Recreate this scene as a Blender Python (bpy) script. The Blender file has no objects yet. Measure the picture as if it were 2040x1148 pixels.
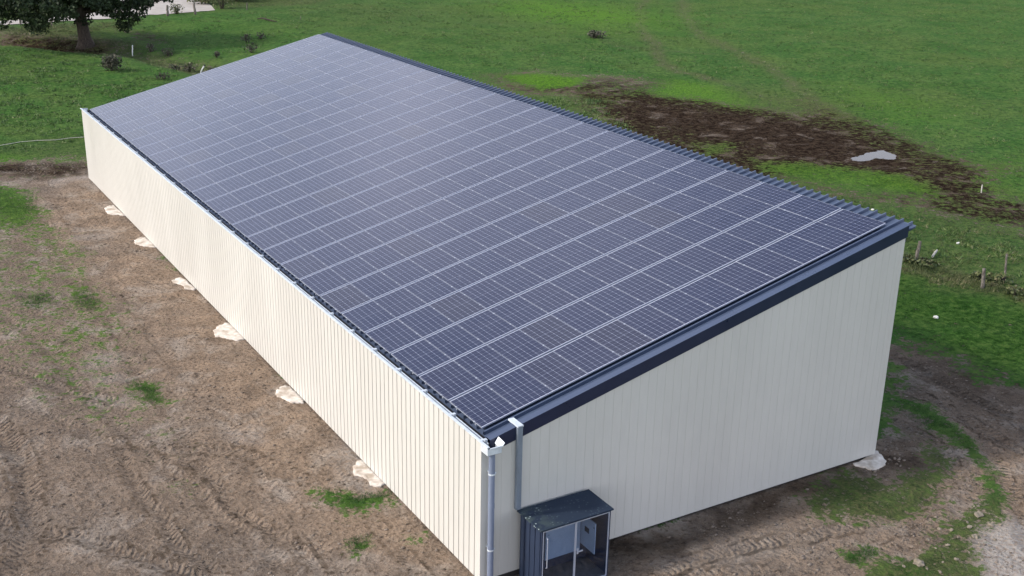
import bpy, bmesh, math, random
import numpy as np
from mathutils import Vector, Matrix
random.seed(7); RS = np.random.RandomState(11)
scene = bpy.context.scene
COL = scene.collection

# ------------------------------------------------------------------ camera
CAM = np.array([-12.5814, -21.9787, 16.7284]); YAW, PIT, ROL, FPX = .5455525, -.347644, .0213898, 2306.27
_F = np.array([math.sin(YAW)*math.cos(PIT), math.cos(YAW)*math.cos(PIT), math.sin(PIT)])
_r = np.array([math.cos(YAW), -math.sin(YAW), 0.]); _u = np.cross(_r, _F)
_R = _r*math.cos(ROL) + _u*math.sin(ROL); _U = -_r*math.sin(ROL) + _u*math.cos(ROL)
def g(px, py, z=0.0):
    """survey point: photo pixel (2040 wide) -> place on the level z"""
    d = _F + _R*(px-1020)/FPX - _U*(py-574)/FPX
    t = (z-CAM[2])/d[2]
    return CAM + d*t
cd = bpy.data.cameras.new('camera'); cam = bpy.data.objects.new('camera', cd); COL.objects.link(cam)
M = Matrix(((_R[0], _U[0], -_F[0]), (_R[1], _U[1], -_F[1]), (_R[2], _U[2], -_F[2]))).to_4x4()
M.translation = Vector(CAM); cam.matrix_world = M
cd.sensor_width = 36; cd.lens = FPX/2040*36; cd.clip_start = .5; cd.clip_end = 5000
scene.camera = cam

# ------------------------------------------------------------------ light
SUN_AZ = (-1.0, 0.25); SUN_EL = math.radians(38)
w = bpy.data.worlds.new('World'); scene.world = w; w.use_nodes = True
nt = w.node_tree; bg = nt.nodes['Background']
sky = nt.nodes.new('ShaderNodeTexSky'); sky.sky_type = 'NISHITA'; sky.sun_disc = False
sky.sun_elevation = SUN_EL; sky.sun_rotation = math.atan2(SUN_AZ[0], SUN_AZ[1])
sky.air_density = 1.2; sky.dust_density = 2.5; sky.altitude = 50
_n = nt.nodes.new; _l = nt.links.new
tc = _n('ShaderNodeTexCoord'); sx = _n('ShaderNodeSeparateXYZ'); _l(tc.outputs['Generated'], sx.inputs[0])
zc = _n('ShaderNodeMath'); zc.operation = 'ADD'; _l(sx.outputs[2], zc.inputs[0]); zc.inputs[1].default_value = .16
dv_ = _n('ShaderNodeVectorMath'); dv_.operation = 'DIVIDE'; _l(tc.outputs['Generated'], dv_.inputs[0]); cb = _n('ShaderNodeCombineXYZ')
for k_ in range(3): _l(zc.outputs[0], cb.inputs[k_])
_l(cb.outputs[0], dv_.inputs[1])
no = _n('ShaderNodeTexNoise'); _l(dv_.outputs[0], no.inputs['Vector']); no.inputs['Scale'].default_value = .75; no.inputs['Detail'].default_value = 5; no.inputs['Roughness'].default_value = .5
mr = _n('ShaderNodeMapRange'); mr.interpolation_type = 'SMOOTHSTEP'; _l(no.outputs[0], mr.inputs[0]); mr.inputs[1].default_value = .52; mr.inputs[2].default_value = .85
lowc = _n('ShaderNodeMapRange'); _l(sx.outputs[2], lowc.inputs[0]); lowc.inputs[1].default_value = .0; lowc.inputs[2].default_value = .42; lowc.inputs[3].default_value = 1.0; lowc.inputs[4].default_value = .0
mxf = _n('ShaderNodeMath'); mxf.operation = 'MAXIMUM'; _l(mr.outputs[0], mxf.inputs[0]); _l(lowc.outputs[0], mxf.inputs[1])
cm = _n('ShaderNodeMix'); cm.data_type = 'RGBA'; _l(mxf.outputs[0], cm.inputs[0]); _l(sky.outputs[0], cm.inputs[6]); cm.inputs[7].default_value = (11.6, 11.3, 12.6, 1)
_l(cm.outputs[2], bg.inputs[0]); bg.inputs[1].default_value = .13
sl = bpy.data.lights.new('sun', 'SUN'); so = bpy.data.objects.new('sun', sl); COL.objects.link(so)
sl.energy = 1.72; sl.angle = math.radians(4.5); sl.color = (1, .95, .885)
a = Vector((SUN_AZ[0], SUN_AZ[1], 0)).normalized()*math.cos(SUN_EL) + Vector((0, 0, math.sin(SUN_EL)))
so.rotation_euler = a.to_track_quat('Z', 'Y').to_euler(); so.location = (-30, 8, 40)
scene.view_settings.view_transform = 'Standard'; scene.view_settings.look = 'None'
scene.view_settings.exposure = 0.68; scene.view_settings.gamma = 1

# ------------------------------------------------------------------ helpers
def tag(o, label=None, cat=None, group=None, kind=None):
    if label: o['label'] = label
    if cat: o['category'] = cat
    if group: o['group'] = group
    if kind: o['kind'] = kind
    return o
def empty(name, loc=(0, 0, 0)):
    o = bpy.data.objects.new(name, None); COL.objects.link(o); o.location = loc; o.empty_display_size = .2
    return o
class MB:
    def __init__(s): s.v = []; s.f = []; s.uv = None
    def box(s, x0, x1, y0, y1, z0, z1, fn=None):
        b = len(s.v)
        for z in (z0, z1):
            for x, y in ((x0, y0), (x1, y0), (x1, y1), (x0, y1)):
                s.v.append(fn(x, y, z) if fn else (x, y, z))
        s.f += [(b, b+3, b+2, b+1), (b+4, b+5, b+6, b+7), (b, b+1, b+5, b+4), (b+1, b+2, b+6, b+5), (b+2, b+3, b+7, b+6), (b+3, b, b+4, b+7)]
        return s
    def tube(s, pts, rad, n=10, cap=True, sq=(1, 1)):
        pts = [Vector(p) for p in pts]; rad = rad if hasattr(rad, '__len__') else [rad]*len(pts)
        b = len(s.v); ref = None
        for i, p in enumerate(pts):
            t = (pts[min(i+1, len(pts)-1)] - pts[max(i-1, 0)]).normalized()
            if ref is None: ref = Vector((0, 0, 1)) if abs(t.z) < .9 else Vector((1, 0, 0))
            e1 = t.cross(ref).normalized(); e2 = e1.cross(t).normalized(); ref = e2
            for k in range(n):
                a = 2*math.pi*k/n; s.v.append(tuple(p + (e1*math.cos(a)*sq[0] + e2*math.sin(a)*sq[1])*rad[i]))
        for i in range(len(pts)-1):
            for k in range(n):
                k2 = (k+1) % n
                s.f.append((b+i*n+k, b+i*n+k2, b+(i+1)*n+k2, b+(i+1)*n+k))
        if cap:
            s.f.append(tuple(b+k for k in range(n))[::-1]); s.f.append(tuple(b+(len(pts)-1)*n+k for k in range(n)))
        return s
    def build(s, name, mat, parent=None, smooth=False, bevel=0):
        me = bpy.data.meshes.new(name); me.from_pydata([tuple(map(float, v)) for v in s.v], [], s.f); me.validate()
        bm = bmesh.new(); bm.from_mesh(me); bmesh.ops.recalc_face_normals(bm, faces=bm.faces)
        if bevel: bmesh.ops.bevel(bm, geom=bm.edges[:], offset=bevel, segments=1, affect='EDGES')
        bm.to_mesh(me); bm.free()
        if smooth: me.polygons.foreach_set('use_smooth', [True]*len(me.polygons))
        o = bpy.data.objects.new(name, me); COL.objects.link(o); me.materials.append(mat)
        if parent: o.parent = parent
        return o
def npmesh(name, verts, faces, mat, smooth=False, parent=None):
    """verts (n,3) array, faces (m,k) array"""
    me = bpy.data.meshes.new(name); k = faces.shape[1]
    me.vertices.add(len(verts)); me.vertices.foreach_set('co', verts.astype(np.float32).ravel())
    me.loops.add(faces.size); me.loops.foreach_set('vertex_index', faces.astype(np.int32).ravel())
    me.polygons.add(len(faces)); me.polygons.foreach_set('loop_start', np.arange(0, faces.size, k, dtype=np.int32))
    me.polygons.foreach_set('loop_total', np.full(len(faces), k, dtype=np.int32))
    me.update(calc_edges=True)
    if smooth: me.polygons.foreach_set('use_smooth', np.ones(len(faces), bool))
    o = bpy.data.objects.new(name, me); COL.objects.link(o); me.materials.append(mat)
    if parent: o.parent = parent
    return o

# numpy value noise
def _h(ix, iy, seed):
    n = (ix*374761393 + iy*668265263 + seed*974634777) & 0xFFFFFFFF
    n = ((n ^ (n >> 13))*1274126177) & 0xFFFFFFFF
    return ((n ^ (n >> 16)) & 0xFFFF)/65535.0
def vn(x, y, s=0):
    ix = np.floor(x).astype(np.int64); iy = np.floor(y).astype(np.int64); fx = x-ix; fy = y-iy
    fx = fx*fx*(3-2*fx); fy = fy*fy*(3-2*fy)
    a = _h(ix, iy, s)*(1-fx)+_h(ix+1, iy, s)*fx; b = _h(ix, iy+1, s)*(1-fx)+_h(ix+1, iy+1, s)*fx
    return a*(1-fy)+b*fy
def fbm(x, y, oc=4, s=0):
    t = 0; a = .5; tot = 0
    for k in range(oc):
        t = t+a*vn(x*2**k+17.3*k, y*2**k-9.1*k, s+k); tot += a; a *= .5
    return t/tot   # 0..1

# node helpers
class NT:
    def __init__(s, name):
        s.m = bpy.data.materials.new(name); s.m.use_nodes = True; s.t = s.m.node_tree; s.n = s.t.nodes
        s.b = s.n['Principled BSDF']
    def L(s, a, b): s.t.links.new(a, b)
    def node(s, typ, **k):
        n = s.n.new(typ)
        for a, v in k.items(): setattr(n, a, v)
        return n
    def val(s, inp, v):
        if hasattr(v, 'is_linked') or isinstance(v, bpy.types.NodeSocket): s.L(v, inp)
        else: inp.default_value = v
    def math(s, op, a, b=None, c=None, clamp=False):
        n = s.node('ShaderNodeMath', operation=op, use_clamp=clamp); s.val(n.inputs[0], a)
        if b is not None: s.val(n.inputs[1], b)
        if c is not None: s.val(n.inputs[2], c)
        return n.outputs[0]
    def ss(s, v, lo, hi, t0=0., t1=1.):
        n = s.node('ShaderNodeMapRange', interpolation_type='SMOOTHSTEP'); s.val(n.inputs[0], v)
        for i, q in ((1, lo), (2, hi), (3, t0), (4, t1)): s.val(n.inputs[i], q)
        return n.outputs[0]
    def lin(s, v, lo, hi, t0, t1):
        n = s.node('ShaderNodeMapRange'); s.val(n.inputs[0], v)
        for i, q in ((1, lo), (2, hi), (3, t0), (4, t1)): s.val(n.inputs[i], q)
        return n.outputs[0]
    def mix(s, f, a, b, mode='MIX'):
        n = s.node('ShaderNodeMix', data_type='RGBA', blend_type=mode); s.val(n.inputs[0], f)
        for i, q in ((6, a), (7, b)):
            if isinstance(q, tuple): q = (*q[:3], 1)
            s.val(n.inputs[i], q)
        return n.outputs[2]
    def noise(s, vec, scale, detail=4, rough=.55, dist=0):
        n = s.node('ShaderNodeTexNoise'); s.L(vec, n.inputs['Vector']); n.inputs['Scale'].default_value = scale
        n.inputs['Detail'].default_value = detail; n.inputs['Roughness'].default_value = rough; n.inputs['Distortion'].default_value = dist
        return n.outputs[0]
    def vor(s, vec, scale, feature='F1', rnd=1):
        n = s.node('ShaderNodeTexVoronoi', feature=feature); s.L(vec, n.inputs['Vector']); n.inputs['Scale'].default_value = scale
        n.inputs['Randomness'].default_value = rnd
        return n.outputs
    def pos(s): return s.node('ShaderNodeNewGeometry').outputs['Position']
    def obj(s): return s.node('ShaderNodeTexCoord').outputs['Object']
    def attr(s, name):
        n = s.node('ShaderNodeAttribute'); n.attribute_name = name; return n.outputs
    def bump(s, h, strength=.5, dist=.02, nrm=None):
        n = s.node('ShaderNodeBump'); s.L(h, n.inputs['Height']); n.inputs['Strength'].default_value = strength; n.inputs['Distance'].default_value = dist
        if nrm is not None: s.L(nrm, n.inputs['Normal'])
        return n.outputs[0]
    def set(s, **k):
        for a, v in k.items():
            i = s.b.inputs[a.replace('_', ' ')]
            if isinstance(v, tuple) and len(v) == 3: v = (*v, 1)
            s.val(i, v)
        return s
    def map(s, vec, scale):
        n = s.node('ShaderNodeMapping'); s.L(vec, n.inputs[0]); n.inputs['Scale'].default_value = scale; return n.outputs[0]

def metal(name, col, rough=.4, metallic=0., var=.15, scale=3., spec=.5, bumpy=0, streak=None):
    m = NT(name); p = m.pos()
    if streak: p = m.map(p, streak)
    n = m.noise(p, scale, 5, .6); n2 = m.noise(p, scale*14, 3, .6)
    f = m.math('ADD', m.lin(n, .25, .75, 1-var, 1+var), m.lin(n2, .3, .7, -var*.4, var*.4))
    c = m.node('ShaderNodeVectorMath', operation='SCALE'); c.inputs[0].default_value = col; m.L(f, c.inputs[3])
    m.set(Base_Color=c.outputs[0], Roughness=m.lin(n, .3, .7, rough*.8, min(1, rough*1.25)), Metallic=metallic, Specular_IOR_Level=spec)
    if bumpy: m.set(Normal=m.bump(n2, bumpy, .01))
    return m.m
MAT_CREAM = metal('cream_cladding', (.59, .575, .527), .5, 0, .05, .35, .35, streak=(1, 1, .25))
MAT_ROOF = metal('anthracite_roof_sheet', (.075, .10, .16), .38, 0, .12, 1.5, .5)
MAT_CAP = metal('sky_lit_flashing', (.045, .065, .12), .3, 0, .1, 1.5, .7)  # same sheet as the fascia, with sky light put into its colour
MAT_FASCIA = metal('navy_grey_trim', (.012, .018, .050), .32, 0, .1, 1.2, .5)
MAT_GALV = metal('galvanised_steel', (.66, .71, .75), .45, .15, .15, 6., .5)
MAT_FRAME = metal('anodised_panel_frame', (.46, .49, .58), .4, .2, .08, 4., .5)
MAT_DUCT = metal('dark_galvanised_duct', (.22, .26, .31), .45, .2, .2, 3., .5, streak=(1, 1, .3))  # darker galvanised tone for the upright run, paler on the top cover
MAT_ALU = metal('bright_aluminium', (.46, .49, .56), .45, .2, .08, 4., .5)
MAT_PIPE = metal('grey_pvc', (.20, .235, .32), .45, 0, .1, 2., .4, streak=(1, 1, .3))
MAT_GUT = metal('weathered_gutter_bed', (.12, .135, .13), .5, .1, .5, 5., .4)
MAT_DARK = metal('dark_plinth_and_shade', (.035, .032, .03), .9, 0, .2, 5.)
MAT_CAB = metal('dark_blue_grey_cabinet', (.024, .036, .068), .5, 0, .15, 5., .3, streak=(1, 1, .5))
MAT_WHITE = metal('pale_grey_enclosure', (.5, .54, .58), .45, 0, .05, 5., .4)
MAT_BLACK = metal('black_plastic', (.012, .012, .014), .35, 0, .1, 5., .5)
MAT_STAKE = metal('white_stake', (.62, .62, .58), .6, 0, .15, 8., .3)
MAT_STONE = metal('pale_stone', (.25, .215, .165), .9, 0, .4, 9., .2, bumpy=.6)

# cabinet roof with pale lichen and droppings
m = NT('cabinet_roof_with_lichen'); p = m.pos()
n = m.noise(p, 4, 5); v = m.vor(p, 11)
sp = m.node('ShaderNodeSeparateXYZ'); m.L(p, sp.inputs[0])
near_left = m.ss(sp.outputs[0], .55, 1.6, 1, 0)
spots = m.math('MULTIPLY', m.ss(v[0], .12, .34, 1, 0), m.ss(m.noise(p, 3.1, 3), .42, .6))
spots = m.math('MULTIPLY', spots, m.math('ADD', near_left, .12), clamp=True)
c = m.mix(m.math('MULTIPLY', near_left, m.ss(n, .4, .65)), (.020, .032, .055), (.05, .07, .075))
c = m.mix(spots, c, (.35, .42, .42)); m.set(Base_Color=c, Roughness=.75, Specular_IOR_Level=.2); MAT_CABROOF = m.m

# concrete
m = NT('pale_concrete'); p = m.pos(); n = m.noise(p, 5, 6, .65); n2 = m.noise(p, 40, 4)
c = m.mix(m.ss(n, .35, .7), (.56, .50, .43), (.76, .71, .64)); c = m.mix(m.ss(m.noise(p, 2.2, 5), .46, .66), c, (.40, .33, .26))
m.set(Base_Color=c, Roughness=.9, Normal=m.bump(m.math('ADD', n, m.math('MULTIPLY', n2, .3)), .4, .03)); MAT_CONC = m.m

# bark / posts
def wood(name, c1, c2):
    m = NT(name); p = m.map(m.obj(), (1, 1, .15)); n = m.noise(p, 14, 5, .65, .4)
    m.set(Base_Color=m.mix(m.ss(n, .3, .7), c1, c2), Roughness=.9, Specular_IOR_Level=.2, Normal=m.bump(n, .8, .03)); return m.m
MAT_BARK = wood('tree_bark', (.03, .024, .02), (.085, .07, .058))
MAT_POST = wood('weathered_post', (.07, .06, .05), (.20, .18, .155))
MAT_PALEPOST = wood('pale_post', (.30, .28, .24), (.55, .53, .48))

def foliage(name, c1, c2, c3):
    m = NT(name); at = m.attr('tint')
    c = m.mix(m.ss(at[2], .2, .8), c1, c2); c = m.mix(m.ss(at[2], .86, 1.), c, c3)
    m.set(Base_Color=c, Roughness=.65, Specular_IOR_Level=.25, Transmission_Weight=0.)
    return m.m
MAT_LEAF = foliage('dark_oak_leaves', (.018, .030, .014), (.040, .062, .024), (.07, .10, .035))
MAT_WEED = foliage('rough_weeds', (.055, .078, .028), (.13, .145, .062), (.26, .235, .14))
MAT_WEED_DARK = foliage('dark_scrub', (.045, .05, .032), (.10, .095, .07), (.18, .16, .12))
MAT_TUFT = foliage('pasture_tuft', (.050, .100, .028), (.115, .170, .050), (.20, .22, .11))
MAT_LUSH = foliage('green_tufts', (.03, .085, .016), (.075, .16, .03), (.13, .2, .05))

# ------------------------------------------------------------------ ground
def P(pts, z=0): return np.array([g(x, y, z)[:2] for x, y in pts])
def axis(lo, f0, f1, hi, st, gr, cap=1e9):
    a = list(np.arange(f0, f1, st))
    s = st; x = a[-1]
    while x < hi: s = min(s*(1+gr), cap) if x < 190 else s*1.25; x += s; a.append(x)
    s = st; x = a[0]; pre = []
    while x > lo: s *= 1.09 if x > -60 else 1.3; x -= s; pre.append(x)
    return np.array(pre[::-1]+a)
XS = axis(-1600, -14, 30, 1600, .15, .022, 1.2); YS = axis(-1500, -9, 52, 1900, .15, .014, .9)
GX, GY = np.meshgrid(XS, YS, indexing='ij'); X = GX.ravel(); Y = GY.ravel()
near = (X > -60) & (X < 260) & (Y > -60) & (Y < 230)
xn, yn = X[near], Y[near]
wx = xn + (fbm(xn*.35, yn*.35, 3, 5)-.5)*2.4 + (fbm(xn*1.6, yn*1.6, 3, 9)-.5)*.9
wy = yn + (fbm(xn*.35+40, yn*.35, 3, 6)-.5)*2.4 + (fbm(xn*1.6+40, yn*1.6, 3, 8)-.5)*.9
def sdf(pts, px, py):
    """signed distance, >0 inside"""
    n = len(pts); d = np.full(px.shape, 1e18); ins = np.zeros(px.shape, bool)
    for i in range(n):
        ax, ay = pts[i]; bx, by = pts[(i+1) % n]; ex, ey = bx-ax, by-ay
        t = np.clip(((px-ax)*ex+(py-ay)*ey)/(ex*ex+ey*ey+1e-9), 0, 1)
        d = np.minimum(d, (px-ax-t*ex)**2+(py-ay-t*ey)**2)
        c = ((ay > py) != (by > py)) & (px < (bx-ax)*(py-ay)/((by-ay) if abs(by-ay) > 1e-9 else 1e-9)+ax)
        ins ^= c
    d = np.sqrt(d); return np.where(ins, d, -d)
def soft(pts, s, warp=1.0):
    s = s*1.7; q = P(pts); qx = xn+(wx-xn)*warp; qy = yn+(wy-yn)*warp
    mg = s*2+3; bb = (qx > q[:, 0].min()-mg) & (qx < q[:, 0].max()+mg) & (qy > q[:, 1].min()-mg) & (qy < q[:, 1].max()+mg)
    out = np.zeros(qx.shape); t = np.clip(sdf(q, qx[bb], qy[bb])/(2*s)+.5, 0, 1); out[bb] = t*t*(3-2*t)
    return out
def line(pts, wd, s, warp=.6, pix=True):
    q = P(pts) if pix else np.array(pts); qx = xn+(wx-xn)*warp; qy = yn+(wy-yn)*warp
    d = np.full(qx.shape, 1e9); U = np.zeros(qx.shape); V = np.zeros(qx.shape); acc = 0
    for i in range(len(q)-1):
        ax, ay = q[i]; ex, ey = q[i+1]-q[i]; l = math.hypot(ex, ey)
        t = np.clip(((qx-ax)*ex+(qy-ay)*ey)/(l*l), 0, 1)
        dd = np.hypot(qx-ax-t*ex, qy-ay-t*ey); k = dd < d
        d = np.where(k, dd, d); U = np.where(k, acc+t*l, U); V = np.where(k, ((qx-ax)*ey-(qy-ay)*ex)/l, V); acc += l
    m = np.clip((wd-d)/(2*s)+.5, 0, 1); return m*m*(3-2*m), U, V
C = {k: np.zeros(xn.shape) for k in ('grass', 'lush', 'dry', 'wet', 'pale', 'warm')}  # wet: damp ground, and the shed's shadow put into the ground colour
C['grass'] += 1
def put(ch, val, pts, s=.6, warp=1.0):
    m = soft(pts, s, warp); C[ch] = C[ch]*(1-m)+val*m
def add(ch, val, pts, s=.6, warp=1.0): C[ch] = np.clip(C[ch]+val*soft(pts, s, warp), 0, 1)
# -- bare ground round the shed
put('grass', 0, [(-400, 342), (0, 345), (60, 345), (150, 345), (190, 330), (960, 1100), (1000, 1400), (-800, 1400)], .5)
put('grass', 0, [(500, 1040), (1217, 1040), (1743, 860), (1770, 780), (1770, 700), (1850, 692), (1900, 720), (1985, 765), (2050, 760), (2300, 860), (2400, 1400), (700, 1500)], .45)
put('grass', .42, [(70, 440), (140, 470), (210, 600), (190, 700), (120, 740), (60, 700), (40, 560)], 1.2); add('lush', .2, [(60, 430), (150, 470), (215, 600), (190, 710), (60, 700), (30, 560)], 1.2); put('grass', .62, [(30, 452), (110, 458), (140, 500), (135, 545), (80, 560), (40, 520)], 1.); add('dry', .3, [(60, 430), (150, 470), (215, 600), (190, 710), (60, 700), (30, 560)], 1.2)
C['warm'] = soft([(170, 350), (420, 560), (960, 1160), (640, 1150), (480, 950), (330, 760), (200, 560), (110, 420)], 1.6)
put('warm', .55, [(20, 700), (300, 700), (420, 900), (300, 1000), (60, 900)], 1.2)
# left yard, grass coming through
for v, pts, s in ((.95, [(-40, 365), (50, 372), (95, 415), (70, 445), (30, 462), (-40, 460)], .5), (.6, [(0, 465), (90, 462), (135, 500), (140, 545), (70, 550), (40, 500)], .6),
                  (.85, [(150, 568), (185, 575), (205, 612), (165, 622), (140, 595)], .3), (.75, [(45, 588), (100, 582), (115, 605), (70, 622), (40, 610)], .35),
                  (.8, [(112, 652), (165, 655), (160, 685), (120, 690)], .35), (.55, [(40, 640), (180, 640), (190, 720), (90, 720)], .6),
                  (.85, [(252, 758), (305, 758), (330, 795), (300, 806), (262, 782)], .2), (.9, [(632, 976), (700, 980), (784, 982), (740, 1006), (690, 1018), (655, 1005)], .2),
                  (.85, [(690, 1092), (715, 1068), (745, 1066), (735, 1088), (705, 1102)], .15), (.6, [(795, 1052), (850, 1040), (850, 1066), (805, 1072)], .2), (.5, [(360, 960), (395, 955), (400, 985), (370, 985)], .2)):
    put('grass', v*.95, pts, s*1.7, .6); add('lush', .25*v, pts, s*1.5, .6); add('dry', .3, pts, s*3, .6)
put('grass', .35, [(-100, 460), (140, 470), (260, 700), (330, 900), (60, 830), (-100, 600)], 1.6)
add('warm', .6, [(1000, 1100), (1217, 1076), (1743, 907), (1900, 800), (2200, 900), (2200, 1300), (1000, 1300)], 1)
put('warm', .25, [(-100, 600), (200, 700), (200, 1300), (-200, 1300)], 2)
for pts in ([(180, 745), (250, 738), (255, 752), (200, 762)], [(160, 780), (270, 775), (260, 800), (180, 800)], [(440, 860), (520, 850), (540, 880), (470, 890)], [(170, 700), (260, 700), (230, 725), (170, 730)],
            [(100, 357), (178, 344), (182, 352), (110, 368)], [(158, 352), (205, 350), (212, 372), (180, 376)], [(150, 465), (235, 465), (240, 472), (150, 478)], [(700, 860), (800, 930), (740, 1000), (650, 900)]):
    add('pale', .38, pts, .25, .5)
# left far: torn ground, ruts, olive ground before the field
put('grass', .55, [(-200, 322), (60, 312), (175, 312), (190, 345), (60, 348), (-200, 352)], .7)
put('grass', .15, [(-60, 326), (60, 325), (175, 326), (190, 345), (60, 350), (-60, 345)], .5)
add('wet', .6, [(-60, 326), (60, 325), (175, 326), (190, 342), (60, 350), (-60, 345)], .6)
add('dry', .45, [(-200, 270), (0, 285), (165, 272), (190, 322), (0, 318), (-200, 330)], 1.2)
add('lush', .5, [(-60, 312), (10, 305), (45, 312), (30, 325), (-60, 330)], .6)
# -- right yard
put('grass', .85, [(1700, 935), (1760, 965), (1830, 925), (1845, 880), (1875, 893), (1893, 930), (1893, 962), (1865, 1003), (1790, 1038), (1665, 1042), (1600, 1000), (1640, 950)], .5, .4)
add('dry', 1, [(1700, 935), (1760, 965), (1830, 925), (1845, 880), (1875, 893), (1893, 930), (1893, 962), (1865, 1003), (1790, 1038), (1665, 1042), (1600, 1000), (1640, 950)], .35, .4)
a2 = [(1985, 990), (1925, 1015), (1870, 1050), (1835, 1100), (1720, 1148), (1730, 1240), (1950, 1240), (1965, 1090), (1992, 1030)]
put('grass', .8, a2, .4, .4); add('dry', .95, a2, .3, .4)
for v, pts in ((.95, [(1785, 786), (1840, 806), (1900, 850), (1950, 880), (1985, 920), (1995, 980), (1985, 1012), (1955, 1010), (1964, 950), (1935, 908), (1880, 872), (1838, 850), (1797, 815)]),
               (.95, [(1676, 1112), (1740, 1092), (1738, 1108), (1692, 1124)]), (.95, [(1738, 1136), (1790, 1122), (1840, 1132), (1850, 1170), (1740, 1170)]), (.6, [(1780, 745), (1820, 750), (1822, 768), (1785, 768)]),
               (.6, [(1640, 1015), (1680, 1010), (1680, 1035), (1650, 1035)]), (.6, [(1765, 850), (1790, 855), (1795, 875), (1765, 870)])):
    put('grass', v, pts, .4, .4); add('lush', .06, pts, .4, .3); add('dry', .3, pts, .8, .3)
add('pale', .85, [(1972, 1065), (2010, 1036), (2100, 1050), (2200, 1240), (1950, 1240)], .35, .5)
add('pale', .2, [(1380, 1062), (1560, 1040), (1700, 1038), (1765, 1045), (1640, 1098), (1450, 1132), (1380, 1122)], .5, .6)
add('pale', .08, [(1230, 1130), (1500, 1100), (1650, 1130), (1600, 1240), (1230, 1240)], .8)
add('wet', .6, [(1217, 1076), (1743, 907), (1760, 930), (1500, 1030), (1300, 1100), (1220, 1130)], .5)  # shadow strip along the end wall, put into the soil colour
add('wet', .3, [(1770, 700), (1850, 692), (2060, 780), (2200, 900), (2050, 900), (1940, 830), (1850, 790), (1770, 770)], .7)
add('wet', .4, [(1765, 860), (1830, 860), (1835, 920), (1790, 960), (1750, 915)], .5)
# grass strip right of the shed
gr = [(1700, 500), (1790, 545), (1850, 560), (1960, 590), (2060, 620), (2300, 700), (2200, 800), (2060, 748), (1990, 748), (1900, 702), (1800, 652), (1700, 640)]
add('wet', .75, gr, 1.2);  # the shed's shadow on this strip, put into the grass colour
put('grass', .55, [(1780, 648), (1900, 700), (1990, 750), (1960, 768), (1850, 706), (1780, 686)], .4)
# -- right field
def both(pts, gv, dv=0, wv=0, lv=None, s=.8, wp=1):
    put('grass', gv, pts, s, wp)
    if dv: add('dry', dv, pts, s, wp)
    if wv: add('wet', wv, pts, s, wp)
    if lv is not None: put('lush', lv, pts, s, wp)
both([(955, 150), (1060, 140), (1160, 150), (1240, 153), (1320, 162), (1330, 178), (1250, 192), (1240, 205), (1100, 190), (1000, 182)], .38, .3, .15, s=1.6); add('wet', .4, [(955, 150), (1320, 162), (1330, 178), (1240, 205), (1000, 182)], 2)
both([(1000, 152), (1080, 148), (1165, 157), (1150, 171), (1080, 175), (1030, 166)], 1, 0, 0, .85, .7, .5)
both([(1290, 188), (1350, 160), (1420, 173), (1505, 212), (1440, 219), (1360, 206)], 1, 0, 0, .75, 1.2, .6)
mud = [(1215, 212), (1290, 203), (1400, 215), (1500, 228), (1610, 243), (1700, 263), (1790, 300), (1860, 328), (1885, 385), (1845, 378), (1800, 348), (1700, 338), (1560, 324), (1450, 320), (1380, 302), (1300, 268), (1235, 242)]
both([(1200, 190), (1300, 200), (1500, 215), (1640, 235), (1780, 285), (1880, 325), (1900, 400), (1840, 385), (1700, 345), (1540, 330), (1420, 335), (1330, 300), (1260, 262)], .34, .8, .8, 0, 3.0, 1.3)
both(mud, .06, .5, .9, 0, 3.4, 1.3)
add('wet', .5, [(1400, 250), (1560, 262), (1680, 285), (1800, 312), (1850, 345), (1800, 345), (1700, 332), (1560, 318), (1440, 290)], .9)
both([(1240, 250), (1360, 262), (1500, 300), (1560, 345), (1480, 345), (1380, 325), (1290, 292)], .25, .5, .8, 0, 2.0, 1.2)
add('wet', .5, [(1240, 235), (1400, 240), (1600, 262), (1750, 290), (1850, 340), (1900, 420), (1960, 440), (1900, 400), (1870, 340), (1760, 275), (1600, 235), (1400, 222)], .8)
both([(1600, 200), (1700, 240), (1800, 282), (1900, 338), (1960, 346), (2010, 330), (1965, 372), (1950, 398), (2060, 402), (2200, 430), (2200, 520), (2060, 472), (1960, 442), (1900, 412), (1860, 392), (1850, 332), (1750, 285), (1620, 238)], .36, .35, .6, 0, 1.2)
both([(1510, 322), (1600, 328), (1700, 342), (1820, 362), (1850, 392), (1750, 384), (1600, 360), (1530, 342)], .95, 0, 0, .5, .8, .7)
both([(1380, 290), (1440, 285), (1470, 302), (1420, 312)], .8, .2, 0, .25, .6)
both([(1540, 352), (1700, 385), (1850, 400), (1960, 422), (1900, 434), (1780, 412), (1640, 386)], .42, .3, .5, 0, .9)
add('dry', .5, [(1560, 368), (1800, 418), (1950, 440), (2200, 500), (2200, 640), (2060, 590), (1850, 540), (1700, 480)], 1.2)
add('dry', .75, [(1790, 505), (1850, 530), (1960, 548), (2060, 585), (2200, 640), (2200, 670), (2060, 618), (1960, 588), (1850, 562), (1780, 540)], .6)
add('dry', .35, [(1130, 190), (1240, 215), (1400, 320), (1500, 345), (1300, 300), (1150, 240)], 1.5)
add('lush', .55, [(1050, 5), (1200, 20), (1300, 35), (1270, 46), (1150, 40), (1040, 25)], 5)
add('lush', .4, [(1000, -10), (1180, 0), (1320, 30), (1300, 60), (1150, 60), (1000, 40)], 8)
add('dry', .65, [(950, 22), (1080, 36), (1070, 52), (970, 48)], 3)
add('dry', .3, [(560, 0), (900, 10), (1000, 50), (760, 60), (560, 30)], 6)
add('lush', .38, [(1680, 165), (1850, 200), (1890, 245), (1790, 245), (1680, 205)], 3)
add('lush', .2, [(1920, 340), (2060, 300), (2060, 390), (1940, 395)], 1.5)
add('dry', .3, [(1420, 160), (1560, 170), (1700, 240), (1560, 230)], 2.5)
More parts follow.
